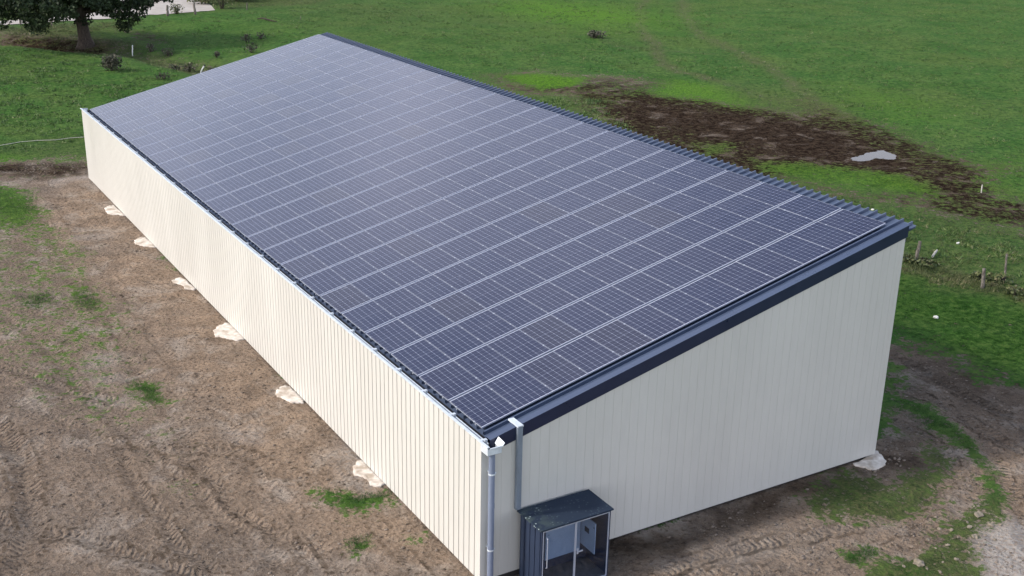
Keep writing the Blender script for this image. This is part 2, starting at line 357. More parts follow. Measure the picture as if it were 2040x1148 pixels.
for pts, wd, s, dv, gv in (([(1300, -20), (1275, 20), (1285, 35), (1272, 50), (1310, 92), (1322, 128), (1360, 145), (1420, 160)], .7, .5, .7, .65),
                           ([(1355, -20), (1362, 30), (1400, 72), (1480, 108), (1530, 132), (1590, 178), (1640, 215), (1690, 240)], .8, .8, .6, .65),
                           ([(1180, 76), (1240, 92), (1320, 102), (1420, 108)], .6, .7, .45, .85), ([(1700, 210), (1640, 215), (1500, 190), (1420, 160)], .8, .9, .3, .8)):
    mm, _, _ = line(pts, wd, s); C['dry'] = np.clip(C['dry']+mm*dv*1.3, 0, 1); gv = gv+(1-gv)*.25; C['grass'] = C['grass']*(1-mm)+gv*mm
# -- upper left: ditch bank, ground under the tree
dit = [(-100, 66), (0, 70), (150, 92), (240, 100), (330, 128), (420, 152), (470, 140), (330, 105), (250, 78), (100, 66), (0, 58)]
add('dry', .8, dit, 1.2); put('grass', .62, dit, 1.5)
add('wet', .55, [(30, 72), (150, 78), (200, 90), (160, 96), (60, 84)], 1.2)
add('wet', .6, [(245, 58), (300, 62), (352, 78), (330, 86), (268, 76)], 1.2); put('grass', .4, [(245, 58), (300, 62), (352, 78), (330, 86), (268, 76)], 1.4)
add('dry', .75, [(-200, 8), (0, 12), (160, 10), (160, 36), (0, 40), (-200, 44)], 2)
add('dry', .5, [(-100, 52), (120, 48), (260, 42), (260, 60), (100, 68), (-100, 66)], 1.5)
add('dry', .7, [(385, -20), (400, 8), (450, 22), (640, 6), (700, -20)], 2.5)
add('lush', .15, [(280, 45), (450, 35), (640, 60), (480, 120), (330, 90)], 3)
both([(10, 70), (60, 72), (120, 80), (175, 84), (195, 92), (150, 97), (80, 90), (30, 84)], .12, .6, .9, 0, 1.6, .8)
add('dry', .5, [(100, 42), (170, 44), (170, 80), (60, 72)], 1.5)
# tracks
TU = np.zeros(xn.shape); TV = np.zeros(xn.shape); TS = np.zeros(xn.shape)
TR = ((([(-60, 800), (30, 900), (66, 980), (66, 1060), (20, 1160), (-40, 1300)], .42, 1.)), ([(-60, 1000), (60, 1060), (150, 1062), (260, 1095), (400, 1148), (520, 1240)], .30, .95),
      ([(240, 900), (300, 985), (350, 1065), (430, 1130), (560, 1260)], .26, .85), ([(-20, 728), (60, 748), (140, 778), (230, 790)], .3, .8), ([(395, 925), (440, 965), (480, 1010), (600, 1090), (700, 1200)], .24, .7),
      ([(120, 400), (200, 520), (330, 700), (480, 880), (620, 1060), (740, 1200)], .3, .35), ([(60, 380), (130, 520), (250, 700), (360, 860), (420, 1000)], .3, .4), ([(0, 620), (100, 700), (240, 860), (380, 960), (600, 1148)], .3, .5),
      ([(1230, 1180), (1400, 1110), (1560, 1075), (1700, 1055), (1820, 1010), (1900, 950), (1885, 900), (1840, 868), (1780, 840)], .28, .8), ([(1560, 1240), (1680, 1148), (1800, 1085), (1890, 1030), (1950, 960), (1905, 905), (1845, 862)], .28, .45),
      ([(2200, 900), (2040, 850), (1930, 790), (1850, 745), (1775, 705)], .32, .9), ([(2200, 980), (2040, 900), (1940, 850), (1860, 800), (1775, 760)], .32, .8), ([(2060, 1100), (2020, 1000), (1990, 910), (1930, 850)], .3, .8), ([(1100, 1250), (1300, 1160), (1500, 1140), (1640, 1180)], .3, .7),
      ([(-80, 340), (40, 338), (120, 350), (190, 342)], .35, .7), ([(-80, 328), (40, 328), (175, 330)], .3, .6), ([(560, 860), (640, 900), (760, 1050), (860, 1148)], .25, .4), ([(80, 820), (200, 880), (330, 900), (480, 900), (620, 960)], .28, .5))
for pts, wd, st in TR:
    mm, U, V = line(pts, wd, .07, .25); mm = mm*st; k = mm > TS
    TS = np.where(k, mm, TS); TU = np.where(k, U, TU); TV = np.where(k, V/wd, TV)
# relief
yard = 1-C['grass']
Z = np.zeros(X.shape); zn = (fbm(xn*.09, yn*.09, 3, 21)-.5)*.5*np.clip((np.hypot(np.maximum(np.abs(xn-6.5)-14, 0), np.maximum(np.abs(yn-21)-28, 0)))/20, 0, 1)
zn += (fbm(xn*.7, yn*.7, 4, 22)-.5)*.10 + (fbm(xn*2.6, yn*2.6, 3, 23)-.5)*(.035+.05*yard)
zn += -.09*TS*(1-np.abs(TV)) + .035*TS*np.clip(np.abs(TV)*2-1.2, 0, 1)
dm, dU, dV = line([(-120, 72), (60, 80), (160, 92), (260, 98), (340, 118), (430, 146), (560, 170)], 1.6, 1.5, .5); zn -= .55*dm
pm = soft([(1680, 320), (1700, 305), (1745, 290), (1800, 305), (1810, 322), (1740, 332)], .5, .2); zn = zn*(1-pm*.95)-.012*pm
ins = np.clip(np.minimum(np.minimum(xn+1.3, 14.4-xn), np.minimum(yn+1.3, 44.8-yn))/1.2+1, 0, 1)
zn = zn*(1-ins)-.02*ins
_d = np.hypot(np.maximum(np.maximum(.6-xn, xn-2.75), 0), np.maximum(np.maximum(-2.3-yn, yn+.75), 0)); _m = np.clip(1-_d/1.1, 0, 1); zn -= .14*_m*_m*(3-2*_m)
rd = soft([(-300, 55), (0, 55), (130, 46), (260, 42), (280, 34), (440, 24), (400, -20), (-300, -20)], 2.5, 0); zn = zn*(1-rd)-.05*rd
Z[near] = zn
edge = np.zeros(X.shape); 
verts = np.stack([X, Y, Z], -1); nx, ny = len(XS), len(YS)
idx = np.arange(nx*ny).reshape(nx, ny)
faces = np.stack([idx[:-1, :-1].ravel(), idx[1:, :-1].ravel(), idx[1:, 1:].ravel(), idx[:-1, 1:].ravel()], -1)

m = NT('field_and_yard_ground'); p = m.pos()
A = m.attr('soilA'); B = m.attr('soilB'); T = m.attr('track')
sa = m.node('ShaderNodeSeparateColor'); m.L(A[0], sa.inputs[0]); sb = m.node('ShaderNodeSeparateColor'); m.L(B[0], sb.inputs[0]); st = m.node('ShaderNodeSeparateColor'); m.L(T[0], st.inputs[0])
grass, lush, dry = sa.outputs; wet, pale, warm = sb.outputs; tu, tv, ts = st.outputs  # wet carries damp ground and the painted shed shadow
n_big = m.noise(p, .22, 4, .6); n_mid = m.noise(p, 1.3, 6, .62); n_f = m.noise(p, 7, 5, .65); n_ff = m.noise(p, 26, 4, .7); n_st = m.noise(m.map(p, (1, 1.6, 1)), 3.2, 5, .7, .5)
n_t = m.noise(p, 2.6, 6, .75); tuft = m.vor(p, 2.3); hoof_shade = m.ss(m.vor(p, 2.1)[0], .10, .30, 1, 0)  # hoof marks: self-shade of the prints put into the mud colour
# soil colour
soil = m.mix(warm, (.275, .213, .163), (.410, .300, .212))
soil = m.mix(m.ss(n_mid, .35, .68), m.mix(.45, soil, (.10, .072, .052)), soil)
soil = m.mix(m.math('MULTIPLY', m.ss(n_st, .52, .72), .5), soil, (.34, .29, .235))
soil = m.mix(m.ss(n_big, .45, .7), soil, m.mix(.35, soil, (.17, .15, .135)))
soil = m.mix(m.math('MULTIPLY', m.ss(m.noise(p, .55, 6, .65, .6), .50, .66), .55), soil, (.44, .38, .32))
soil = m.mix(m.math('MULTIPLY', m.ss(m.noise(m.map(p, (1.1, 1, 1)), .75, 6, .68, .8), .52, .66), .5), soil, (.125, .095, .075))
soil = m.mix(m.math('MULTIPLY', m.ss(n_t, .54, .62), .5), soil, (.105, .08, .062))
soil = m.mix(m.math('MULTIPLY', m.ss(n_f, .52, .64), .7), soil, (.095, .070, .052))
soil = m.mix(m.math('MULTIPLY', m.ss(n_ff, .56, .68), .65), soil, (.47, .41, .34))
soil = m.mix(m.math('MULTIPLY', pale, m.ss(n_f, .25, .62), clamp=True), soil, (.50, .46, .42))
wet_shade_f = m.math('MULTIPLY', wet, m.ss(m.math('ADD', m.noise(p, .6, 5, .65, .7), m.math('MULTIPLY', n_t, .6)), .60, .88, .5, 1.6), clamp=True)
soil = m.mix(wet_shade_f, soil, m.mix(m.ss(m.math('SUBTRACT', n_t, m.math('MULTIPLY', hoof_shade, .12)), .42, .6), (.022, .015, .011), (.068, .048, .034)))
# grass colour
gc = m.mix(m.ss(n_big, .38, .62), (.062, .154, .034), (.108, .190, .048))
gc = m.mix(m.math('MULTIPLY', m.ss(m.noise(p, .055, 5, .7, .6), .46, .62), .55), gc, (.125, .175, .045))
gc = m.mix(m.math('MULTIPLY', m.ss(m.noise(m.map(p, (1, 1.3, 1)), .13, 5, .7), .50, .64), .5), gc, (.036, .105, .018))
gc = m.mix(m.ss(n_mid, .35, .7), m.mix(.45, gc, (.026, .080, .014)), gc)
gc = m.mix(m.math('MULTIPLY', m.ss(n_f, .5, .75), .6), gc, (.10, .155, .045))
gc = m.mix(m.math('MULTIPLY', m.ss(n_ff, .55, .75), .45), gc, (.13, .17, .06))
olive = m.mix(m.ss(n_f, .35, .65), (.062, .078, .032), (.130, .128, .062))
dryf = m.math('MULTIPLY', dry, m.ss(m.math('ADD', n_mid, m.math('MULTIPLY', n_f, .6)), .55, 1.05, .35, 1.1), clamp=True)
gc = m.mix(dryf, gc, olive)
gc = m.mix(m.math('MULTIPLY', wet, m.lin(dry, 0, 1, .85, .5)), gc, m.mix(dry, m.mix(m.ss(n_t, .4, .6), (.018, .060, .010), (.040, .100, .020)), (.075, .062, .035)))  # deep green carries the shed's painted shade, brown the muddy fringe
gc = m.mix(m.math('MULTIPLY', m.ss(n_t, .50, .40, 0, 1), .65), gc, (.014, .044, .009))
gc = m.mix(m.math('MULTIPLY', m.ss(n_t, .53, .62, 0, 1), .5), gc, (.125, .19, .048))
gc = m.mix(m.math('MULTIPLY', m.math('MULTIPLY', m.ss(tuft[0], .05, .22, 1, 0), m.ss(n_mid, .42, .6)), .6), gc, (.020, .040, .012))
hol = m.math('MULTIPLY', m.ss(m.vor(m.map(p, (1, 1.2, 1)), 1.1)[0], .06, .16, 1, 0), m.ss(m.noise(p, .35, 2), .5, .62), clamp=True)
gc = m.mix(m.math('MULTIPLY', hol, .75), gc, (.018, .030, .012))  # self-shade of small hollows, and dung marks, put into the grass colour
gc = m.mix(m.math('MULTIPLY', m.math('MULTIPLY', lush, 1.25), m.ss(n_t, .36, .56, .35, 1), clamp=True), gc, m.mix(m.ss(n_f, .4, .6), (.060, .165, .016), (.135, .255, .030)))
# grass / soil edge broken up by noise
mixn = m.math('ADD', m.math('MULTIPLY', n_f, .55), m.math('MULTIPLY', n_mid, .45))
gf = m.ss(m.math('ADD', m.math('SUBTRACT', grass, .5), m.math('MULTIPLY', m.math('SUBTRACT', m.math('ADD', m.math('MULTIPLY', mixn, .6), m.math('MULTIPLY', n_t, .4)), .5), 4.2)), -.2, .2)
gf = m.math('MULTIPLY', gf, m.ss(grass, .02, .3))
col = m.mix(gf, soil, gc)
# tread bars along the wheel tracks
av = m.math('ABSOLUTE', tv)
ph = m.math('ADD', m.math('MULTIPLY', tu, 4.8), m.math('MULTIPLY', av, .85))
bar = m.math('SINE', m.math('MULTIPLY', m.math('ADD', ph, m.math('MULTIPLY', n_mid, 1.4)), 6.2832))
bar = m.math('MULTIPLY', bar, m.math('MULTIPLY', ts, m.ss(m.math('ADD', m.math('MULTIPLY', n_mid, .5), m.math('MULTIPLY', n_f, .5)), .42, .58)))
bar = m.math('MULTIPLY', bar, m.ss(gf, .2, .9, 1, .15))
col = m.mix(m.math('MULTIPLY', m.ss(bar, -.9, -.2, 1, 0), .6), col, m.mix(.6, col, (.07, .05, .04)))
hgt = m.math('ADD', m.math('MULTIPLY', n_f, .9), m.math('MULTIPLY', n_ff, .35))
hgt = m.math('ADD', hgt, m.math('MULTIPLY', n_mid, 1.6))
cl = m.vor(p, 5.5, 'F1'); hgt = m.math('ADD', hgt, m.math('MULTIPLY', cl[0], .5)); hgt = m.math('ADD', hgt, m.math('MULTIPLY', n_st, .9))
hgt = m.math('ADD', hgt, m.math('MULTIPLY', bar, .42))
m.set(Base_Color=col, Roughness=m.math('SUBTRACT', m.lin(gf, 0, 1, .95, .85), m.math('MULTIPLY', wet_shade_f, .05)), Specular_IOR_Level=m.math('MULTIPLY', m.math('SUBTRACT', 1., wet_shade_f), .02), Normal=m.bump(hgt, 1.0, .13))
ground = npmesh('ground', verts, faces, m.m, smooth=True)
def cattr(o, name, r, g_, b):
    arr = np.zeros((nx*ny, 4), np.float32); arr[:, 3] = 1
    if name == 'soilA': arr[:, 0] = 1
    arr[near, 0] = r; arr[near, 1] = g_; arr[near, 2] = b
    at = o.data.attributes.new(name, 'FLOAT_COLOR', 'POINT'); at.data.foreach_set('color', arr.ravel())
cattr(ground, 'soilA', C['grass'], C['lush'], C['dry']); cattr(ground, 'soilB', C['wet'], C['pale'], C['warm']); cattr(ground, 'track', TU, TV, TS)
tag(ground, 'green pasture and bare churned soil around the shed', kind='structure')
def gz(x, y):
    i = int(np.clip(np.searchsorted(XS, x), 1, nx-1)); j = int(np.clip(np.searchsorted(YS, y), 1, ny-1))
    fx = (x-XS[i-1])/(XS[i]-XS[i-1]); fy = (y-YS[j-1])/(YS[j]-YS[j-1]); q = Z.reshape(nx, ny)
    return float((q[i-1, j-1]*(1-fx)+q[i, j-1]*fx)*(1-fy)+(q[i-1, j]*(1-fx)+q[i, j]*fx)*fy)
def gzs(x, y):
    i = np.clip(np.searchsorted(XS, x), 1, nx-1); j = np.clip(np.searchsorted(YS, y), 1, ny-1)
    fx = (x-XS[i-1])/(XS[i]-XS[i-1]); fy = (y-YS[j-1])/(YS[j]-YS[j-1]); q = Z.reshape(nx, ny)
    return (q[i-1, j-1]*(1-fx)+q[i, j-1]*fx)*(1-fy)+(q[i-1, j]*(1-fx)+q[i, j]*fx)*fy

# gravel track and yard far left
def sheet(name, pts, z, mat, jit=.3, sub=6):
    q = P(pts); out = []
    for i in range(len(q)):
        a, b = q[i], q[(i+1) % len(q)]
        for k in range(sub):
            c = a+(b-a)*k/sub; out.append((c[0]+random.uniform(-jit, jit), c[1]+random.uniform(-jit, jit), z))
    bm = bmesh.new(); vs = [bm.verts.new(v) for v in out]; f = bm.faces.new(vs); bmesh.ops.triangulate(bm, faces=[f], ngon_method='EAR_CLIP')
    bmesh.ops.recalc_face_normals(bm, faces=bm.faces)
    if sum(f.normal.z for f in bm.faces) < 0: bmesh.ops.reverse_faces(bm, faces=bm.faces)
    me = bpy.data.meshes.new(name); bm.to_mesh(me); bm.free(); me.materials.append(mat)
    o = bpy.data.objects.new(name, me); COL.objects.link(o); return o
m = NT('pale_gravel'); p = m.pos(); n = m.noise(p, .6, 6, .6); n2 = m.noise(p, 9, 4, .7)
c = m.mix(m.ss(n, .35, .7), (.38, .34, .30), (.47, .43, .385)); c = m.mix(m.math('MULTIPLY', m.ss(n2, .55, .75), .4), c, (.32, .27, .22))
m.set(Base_Color=c, Roughness=.95, Normal=m.bump(n2, .5, .03))
MAT_GRAV = m.m
lo_ = P([(-420, 80), (-200, 66), (0, 51), (125, 43), (180, 39), (268, 36), (285, 31), (340, 28), (385, 24), (440, 21)])
hi_p = P([(-420, 64), (-200, 54), (0, 42), (125, 34), (180, 26), (235, 12), (245, -10), (300, -30), (370, -8), (428, 15)])
mb = MB(); nn_ = 0
for i in range(len(lo_)-1):
    for k in range(6):
        f = k/6; a_ = lo_[i]*(1-f)+lo_[i+1]*f; b_ = hi_p[i]*(1-f)+hi_p[i+1]*f
        mb.v += [(a_[0]+random.uniform(-.3, .3), a_[1]+random.uniform(-.3, .3), .03), (b_[0]+random.uniform(-.3, .3), b_[1]+random.uniform(-.3, .3), .03)]; nn_ += 1
for k in range(nn_-1): mb.f.append((2*k, 2*k+2, 2*k+3, 2*k+1))
o = mb.build('gravel_track', MAT_GRAV)
for pl_ in o.data.polygons:
    if pl_.normal.z < 0: pl_.flip()
tag(o, 'pale gravel farm track widening into a yard beyond the tree', kind='structure')

# puddle
m = NT('puddle_water'); m.set(Base_Color=(.06, .055, .05), Roughness=.22, Specular_IOR_Level=.10, Normal=m.bump(m.noise(m.pos(), 3, 2), .03, .02))
o = sheet('puddle', [(1640+a/5.1, 250+b/5.1) for a, b in ((275, 338), (330, 318), (390, 306), (440, 280), (500, 274), (560, 255), (620, 255), (700, 290), (765, 318), (730, 346), (640, 343), (540, 336), (480, 354), (380, 364), (290, 357))], -.001, m.m, .09, 4)
tag(o, 'shallow puddle mirroring the sky in the dark churned mud', kind='structure')

# ------------------------------------------------------------------ the shed
TH = .2451; TT = math.tan(TH); CT, ST = math.cos(TH), math.sin(TH); Z0 = 3.916; PL = 1.742; PW = 1.0642
XW0, YW0, XW1, YW1 = -.385, -.642, 13.527, 43.763
def rz(x, off=0): return Z0 + TT*x + off/CT
shed = empty('farm_shed', (6.5, 21.5, 0))
tag(shed, 'long cream metal-clad farm shed with a single-pitch anthracite roof', 'shed')
inv = Matrix.Translation((-6.5, -21.5, 0))
def part(mb, name, mat, parent=shed, **k):
    o = mb.build(name, mat, parent, **k)
    if parent is shed: o.matrix_parent_inverse = inv
    return o
def sub(mb, name, mat, parent, **k):     # sub-parts share the world frame of their part
    return mb.build(name, mat, parent, **k)

def clad(a0, a1, pitch, gw, gd):
    """profile along a wall: (coordinate, depth inward)"""
    pts = [(a0, 0)]; n = round((a1-a0)/pitch); s = (a1-a0)/n
    for k in range(1, n):
        c = a0+k*s
        pts += [(c-gw, 0), (c-gw*.8, gd), (c+gw*.8, gd), (c+gw, 0)]
    pts.append((a1, 0)); return pts
def wall_mesh(kind):
    mb = MB()
    if kind in ('west', 'east'):
        pr = clad(YW0+.02, YW1-.02, .272, .019, .050); x = XW0 if kind == 'west' else XW1; sg = 1 if kind == 'west' else -1
        top = 3.900 if kind == 'west' else rz(XW1, -.24)
        for y, d in pr: mb.v += [(x+sg*d, y, .05), (x+sg*d, y, top)]
    else:
        pr = clad(XW0+.02, XW1-.02, .272, .008, .005); y = YW0 if kind == 'south' else YW1; sg = 1 if kind == 'south' else -1
        for x, d in pr: mb.v += [(x, y+sg*d, .05), (x, y+sg*d, rz(x, -.20))]
    for k in range(len(pr)-1): mb.f.append((2*k, 2*k+2, 2*k+3, 2*k+1))
    return mb
part(wall_mesh('west'), 'wall_cladding', MAT_CREAM)['label'] = 'low long cladding wall facing the bare yard'
part(wall_mesh('south'), 'wall_cladding', MAT_CREAM)['label'] = 'tall sloping end wall in shade behind the cabinet'
part(wall_mesh('east'), 'wall_cladding', MAT_CREAM); part(wall_mesh('north'), 'wall_cladding', MAT_CREAM)
# plinth under the sheets
mb = MB(); t = .05
mb.box(XW0+t, XW1-t, YW0+t, YW0+.2, -.2, .12).box(XW0+t, XW1-t, YW1-.2, YW1-t, -.2, .12).box(XW0+t, XW0+.2, YW0+.2, YW1-.2, -.2, .12).box(XW1-.2, XW1-t, YW0+.2, YW1-.2, -.2, .12)
part(mb, 'plinth', MAT_DARK)
# corner trims: two thin legs each
def corner(x, y, sx, sy, top):
    mb = MB(); e = .006
    a, b = sorted((x-sx*e, x+sx*.14)); c, d = sorted((y-sy*e, y+sy*.0015)); mb.box(a, b, c, d, .04, top)
    a, b = sorted((x-sx*e, x+sx*.0015)); c, d = sorted((y+sy*.0016, y+sy*.10)); mb.box(a, b, c, d, .04, top)
    part(mb, 'corner_trim', MAT_CREAM)
corner(XW0, YW0, 1, 1, 3.80); corner(XW1, YW0, -1, 1, rz(XW1, -.3)); corner(XW0, YW1, 1, -1, 3.80); corner(XW1, YW1, -1, -1, rz(XW1, -.3))
# roof sheet with trapezoid ribs running up the slope
RX0, RX1 = .01, 14.04; RY0, RY1 = -.56, YW1+.06; RO = -.155
prof = [(RY0, 0)]; y = RY0+.17
while y < RY1-.1:
    prof += [(y-.036, 0), (y-.024, .085), (y+.024, .085), (y+.036, 0)]; y += .3333
prof.append((RY1, 0)); mb = MB()
for y, h in prof: mb.v += [(RX0, y, rz(RX0, RO+h)), (RX1, y, rz(RX1, RO+h))]
for k in range(len(prof)-1): mb.f.append((2*k, 2*k+1, 2*k+3, 2*k+2))
b = len(mb.v)      # underside
mb.v += [(RX0, RY0, rz(RX0, RO-.05)), (RX1, RY0, rz(RX1, RO-.05)), (RX1, RY1, rz(RX1, RO-.05)), (RX0, RY1, rz(RX0, RO-.05))]; mb.f.append((b, b+3, b+2, b+1))
for k in range(len(prof)-1): pass
part(mb, 'roof_sheet', MAT_ROOF)
# verge trims near and far: cap + fascia
for (y0, y1, ys) in ((-.665, -.655, -1), (YW1+.135, YW1+.145, 1)):
    mb = MB(); x0, x1 = -.16, 13.60
    def q(x, y, z): return (x, y, rz(x, z))
    if ys > 0: part(MB().box(x0, x1, YW1+.06, YW1+.07, -.34, -.10, q), 'verge_trim', MAT_FASCIA); continue
    mb.box(x0, x1, y0, y1, -.29, .045, q)                                 # fascia
    c0, c1 = y0-.004, -.475
    d0, d1 = -.483, -.475
    mb.box(x0, x1, d0, d1, RO+.003, .045, q)                              # drop to the sheet
    vt = part(mb, 'verge_trim', MAT_FASCIA); sub(MB().box(x0, x1+.02, c0, c1, .046, .056, q), 'cap_flashing', MAT_CAP, vt)
# high-side closure
mb = MB(); mb.box(13.54, 13.60, -.62, YW1+.1, rz(13.5, -.42), rz(13.5, -.17)); part(mb, 'eaves_board', MAT_FASCIA)
# gutter
mb = MB(); GY0, GY1 = -.97, YW1+.25; xo, xi = -.435, -.015
mb.box(-.333, -.325, -.64, GY1, 3.70, 3.905).box(-.402, -.392, GY0, -.6501, 3.70, 3.905).box(-.402, -.325, -.65, -.6401, 3.70, 3.905)   # outer side
mb.box(-.415, -.345, GY0, GY1, 3.906, 3.924).box(-.345, -.325, -.6, GY1, 3.906, 3.914)             # rolled lip
mb.box(xi-.01, xi, GY0, -.68, 3.70, 3.80)
mb.box(-.215, -.205, -.66, GY1-.02, 3.701, 3.84).box(-.225, -.195, -.66, GY1-.02, 3.8405, 3.852)                   # short inner side at the outlet
mb.box(-.391, xi-.011, GY0, GY0+.01, 3.70, 3.87)          # stop end
mb.box(-.324, xi, GY1-.01, GY1, 3.70, 3.90)
mb.box(-.35, xi+.03, GY0-.03, GY0+.002, 3.872, 3.892)
gutter = part(mb, 'gutter', MAT_GALV)
gutter['label'] = 'galvanised gutter along the low eaves with a box outlet at the near corner'
mb = MB(); mb.box(-.324, -.216, -.64, GY1-.011, 3.69, 3.70); mb.box(-.391, xi-.011, GY0+.011, -.6401, 3.69, 3.70)
sub(mb, 'gutter_bed', MAT_GUT, gutter)
mb = MB(); mb.v = [(xi-.04, -.70, 3.84), (xi-.03, -.965, 3.82), (xi+.09, -.95, 3.93), (xi+.06, -.70, 3.99), (xi-.03, -.70, 3.826), (xi-.02, -.965, 3.806), (xi+.10, -.95, 3.92), (xi+.07, -.70, 3.98)]
mb.f = [(0, 1, 2, 3), (4, 7, 6, 5), (0, 4, 5, 1), (1, 5, 6, 2), (2, 6, 7, 3), (3, 7, 4, 0)]
sub(mb, 'splash_plate', MAT_GALV, gutter)
mb = MB()
mb.box(0, .215, -.042, .042, 0, .007); mb.box(.195, .215, -.042, .042, -.055, 0)
br0 = None
k = 0; y = -.55
while y < 43.8:
    if br0 is None:
        br0 = sub(mb, 'gutter_bracket', MAT_GALV, gutter)
        o = br0
    else:
        o = br0.copy(); COL.objects.link(o); o.parent = gutter
    o.location = (-.405, y, 3.925); o.rotation_euler = (0, .06, random.uniform(-.06, .06)); y += 1.57
part(MB().box(-.19, .30, -.60, YW1-.05, 3.60, 3.66), 'eaves_shade_strip', MAT_DARK)  # dark strip added to stand for the shade gap under the panels
# downpipe
cx, cy = -.20, -.83
dp = MB().tube([(cx, cy, 3.70), (cx, cy, 2.0), (cx, cy, .02)], .078, 20); dpo = part(dp, 'downpipe', MAT_PIPE, smooth=False)
for z in (3.1, 1.0): 
    mb = MB().tube([(cx, cy, z), (cx, cy, z+.035)], .088, 20); mb.box(cx-.02, cx+.02, cy+.08, YW0, z, z+.03); mb.box(cx+.08, cx+.12, cy-.012, cy+.012, z, z+.03)
    sub(mb, 'pipe_clip', MAT_GALV, dpo)
mb = MB().tube([(cx, cy, 2.18), (cx, cy, 2.30)], .083, 20); sub(mb, 'pipe_collar', MAT_PIPE, dpo)
# cable duct over the verge and down to the cabinet
mb = MB(); mb.box(.555, .69, -.765, -.668, 1.86, rz(.6, .074), None); mb.box(.61, .63, -.771, -.7655, 2.55, 2.57); MD_ = mb; mb = MB()
q = lambda x, y, z: (x, y, rz(.6, z))
mb.box(.545, .70, -.775, -.30, .075, .10, q); mb.box(.545, .555, -.775, -.30, .058, .075, q); mb.box(.69, .70, -.775, -.30, .058, .075, q)
md = mb; mb = MD_
dct = part(mb, 'cable_duct', MAT_DUCT); dct['label'] = 'galvanised cable duct running over the verge down to the cabinet'
sub(md, 'duct_cover', MAT_GALV, dct)
# mounting rails under the panels
proto = MB().box(.02, 13.47/1, -.02, .02, rz(0, 0)-Z0-.105, -.05, lambda x, y, z: (x, y, z+TT*x)).build('mounting_rail', MAT_ALU, shed)
proto.matrix_parent_inverse = inv
for j in range(25):
    for k, f in enumerate((.22, .78)):
        o = proto if (j == 0 and k == 0) else proto.copy()
        if o is not proto: COL.objects.link(o); o.parent = shed; o.matrix_parent_inverse = inv
        o.location = (0, (j+f)*PL, Z0)

# ------------------------------------------------------------------ solar panels
m = NT('solar_cells'); uv = m.node('ShaderNodeUVMap').outputs[0]; s = m.node('ShaderNodeSeparateXYZ'); m.L(uv, s.inputs[0])
u, v = s.outputs[0], s.outputs[1]      # metres inside the frame: u across 0..1.022, v along 0..1.700
uu = m.math('DIVIDE', m.math('SUBTRACT', u, .010), .1695); vv = m.math('DIVIDE', m.math('SUBTRACT', v, .014), .0807)
def dist_int(x):  # distance to nearest integer
    f = m.math('FRACT', x); return m.math('MINIMUM', f, m.math('SUBTRACT', 1., f))
du = m.math('MULTIPLY', dist_int(uu), .171); dv = m.math('MULTIPLY', dist_int(vv), .081); dv2 = m.math('MULTIPLY', dist_int(m.math('MULTIPLY', vv, .5)), .162)
inside = m.math('MULTIPLY', m.math('MULTIPLY', m.math('GREATER_THAN', uu, 0.), m.math('LESS_THAN', uu, 6.)), m.math('MULTIPLY', m.math('GREATER_THAN', vv, 0.), m.math('LESS_THAN', vv, 20.)))
lu = m.math('LESS_THAN', du, .0042); lv = m.math('LESS_THAN', dv, .0022)
corner_ = m.math('LESS_THAN', m.math('ADD', du, m.math('MULTIPLY', dist_int(m.math('MULTIPLY', vv, .5)), .1644)), .014)
mid = m.math('LESS_THAN', m.math('ABSOLUTE', m.math('SUBTRACT', v, .85)), .005)
bus = m.math('LESS_THAN', dist_int(m.math('MULTIPLY', uu, 5.)), .03)
ln = m.math('MAXIMUM', m.math('MULTIPLY', lu, .62), m.math('MULTIPLY', lv, .16)); ln = m.math('MAXIMUM', ln, m.math('MULTIPLY', m.math('LESS_THAN', dv2, .003), .55)); ln = m.math('MAXIMUM', ln, corner_); ln = m.math('MAXIMUM', ln, m.math('MULTIPLY', mid, .3)); ln = m.math('MAXIMUM', ln, m.math('MULTIPLY', bus, .10))
oi = m.node('ShaderNodeObjectInfo').outputs['Random']; p = m.pos()
cellc = m.mix(oi, (.010, .015, .047), (.013, .016, .045)); cellc = m.mix(m.ss(oi, .85, .97), cellc, (.018, .019, .040))
wn = m.node('ShaderNodeTexWhiteNoise'); 
cv = m.node('ShaderNodeCombineXYZ'); m.L(m.math('ADD', m.math('FLOOR', uu), m.math('MULTIPLY', oi, 97.)), cv.inputs[0]); m.L(m.math('FLOOR', vv), cv.inputs[1]); m.L(cv.outputs[0], wn.inputs[0])
cellc = m.mix(m.math('MULTIPLY', wn.outputs[0], .35), cellc, (.020, .020, .052))
c = m.mix(ln, cellc, (.36, .39, .50)); endm = m.math('MAXIMUM', m.math('LESS_THAN', vv, 0.), m.math('GREATER_THAN', vv, 20.)); c = m.mix(inside, m.mix(endm, (.03, .035, .06), (.55, .58, .68)), c)
dust = m.noise(p, 1.1, 6, .65); smear = m.math('MULTIPLY', m.ss(m.vor(p, .9)[0], .03, .10, 1, 0), m.ss(m.noise(p, 8, 3), .45, .6))
c = m.mix(m.math('ADD', m.lin(dust, .3, .75, .005, .045), m.math('MULTIPLY', smear, .25)), c, (.30, .32, .36))
m.set(Base_Color=c, Roughness=m.lin(dust, .3, .7, .12, .20), Specular_IOR_Level=.36, IOR=1.45, Specular_Tint=(.64, .80, 1.0))
MAT_CELL = m.m
PWI, PLI, FH, LIP = 1.0602, 1.668, .038, .013
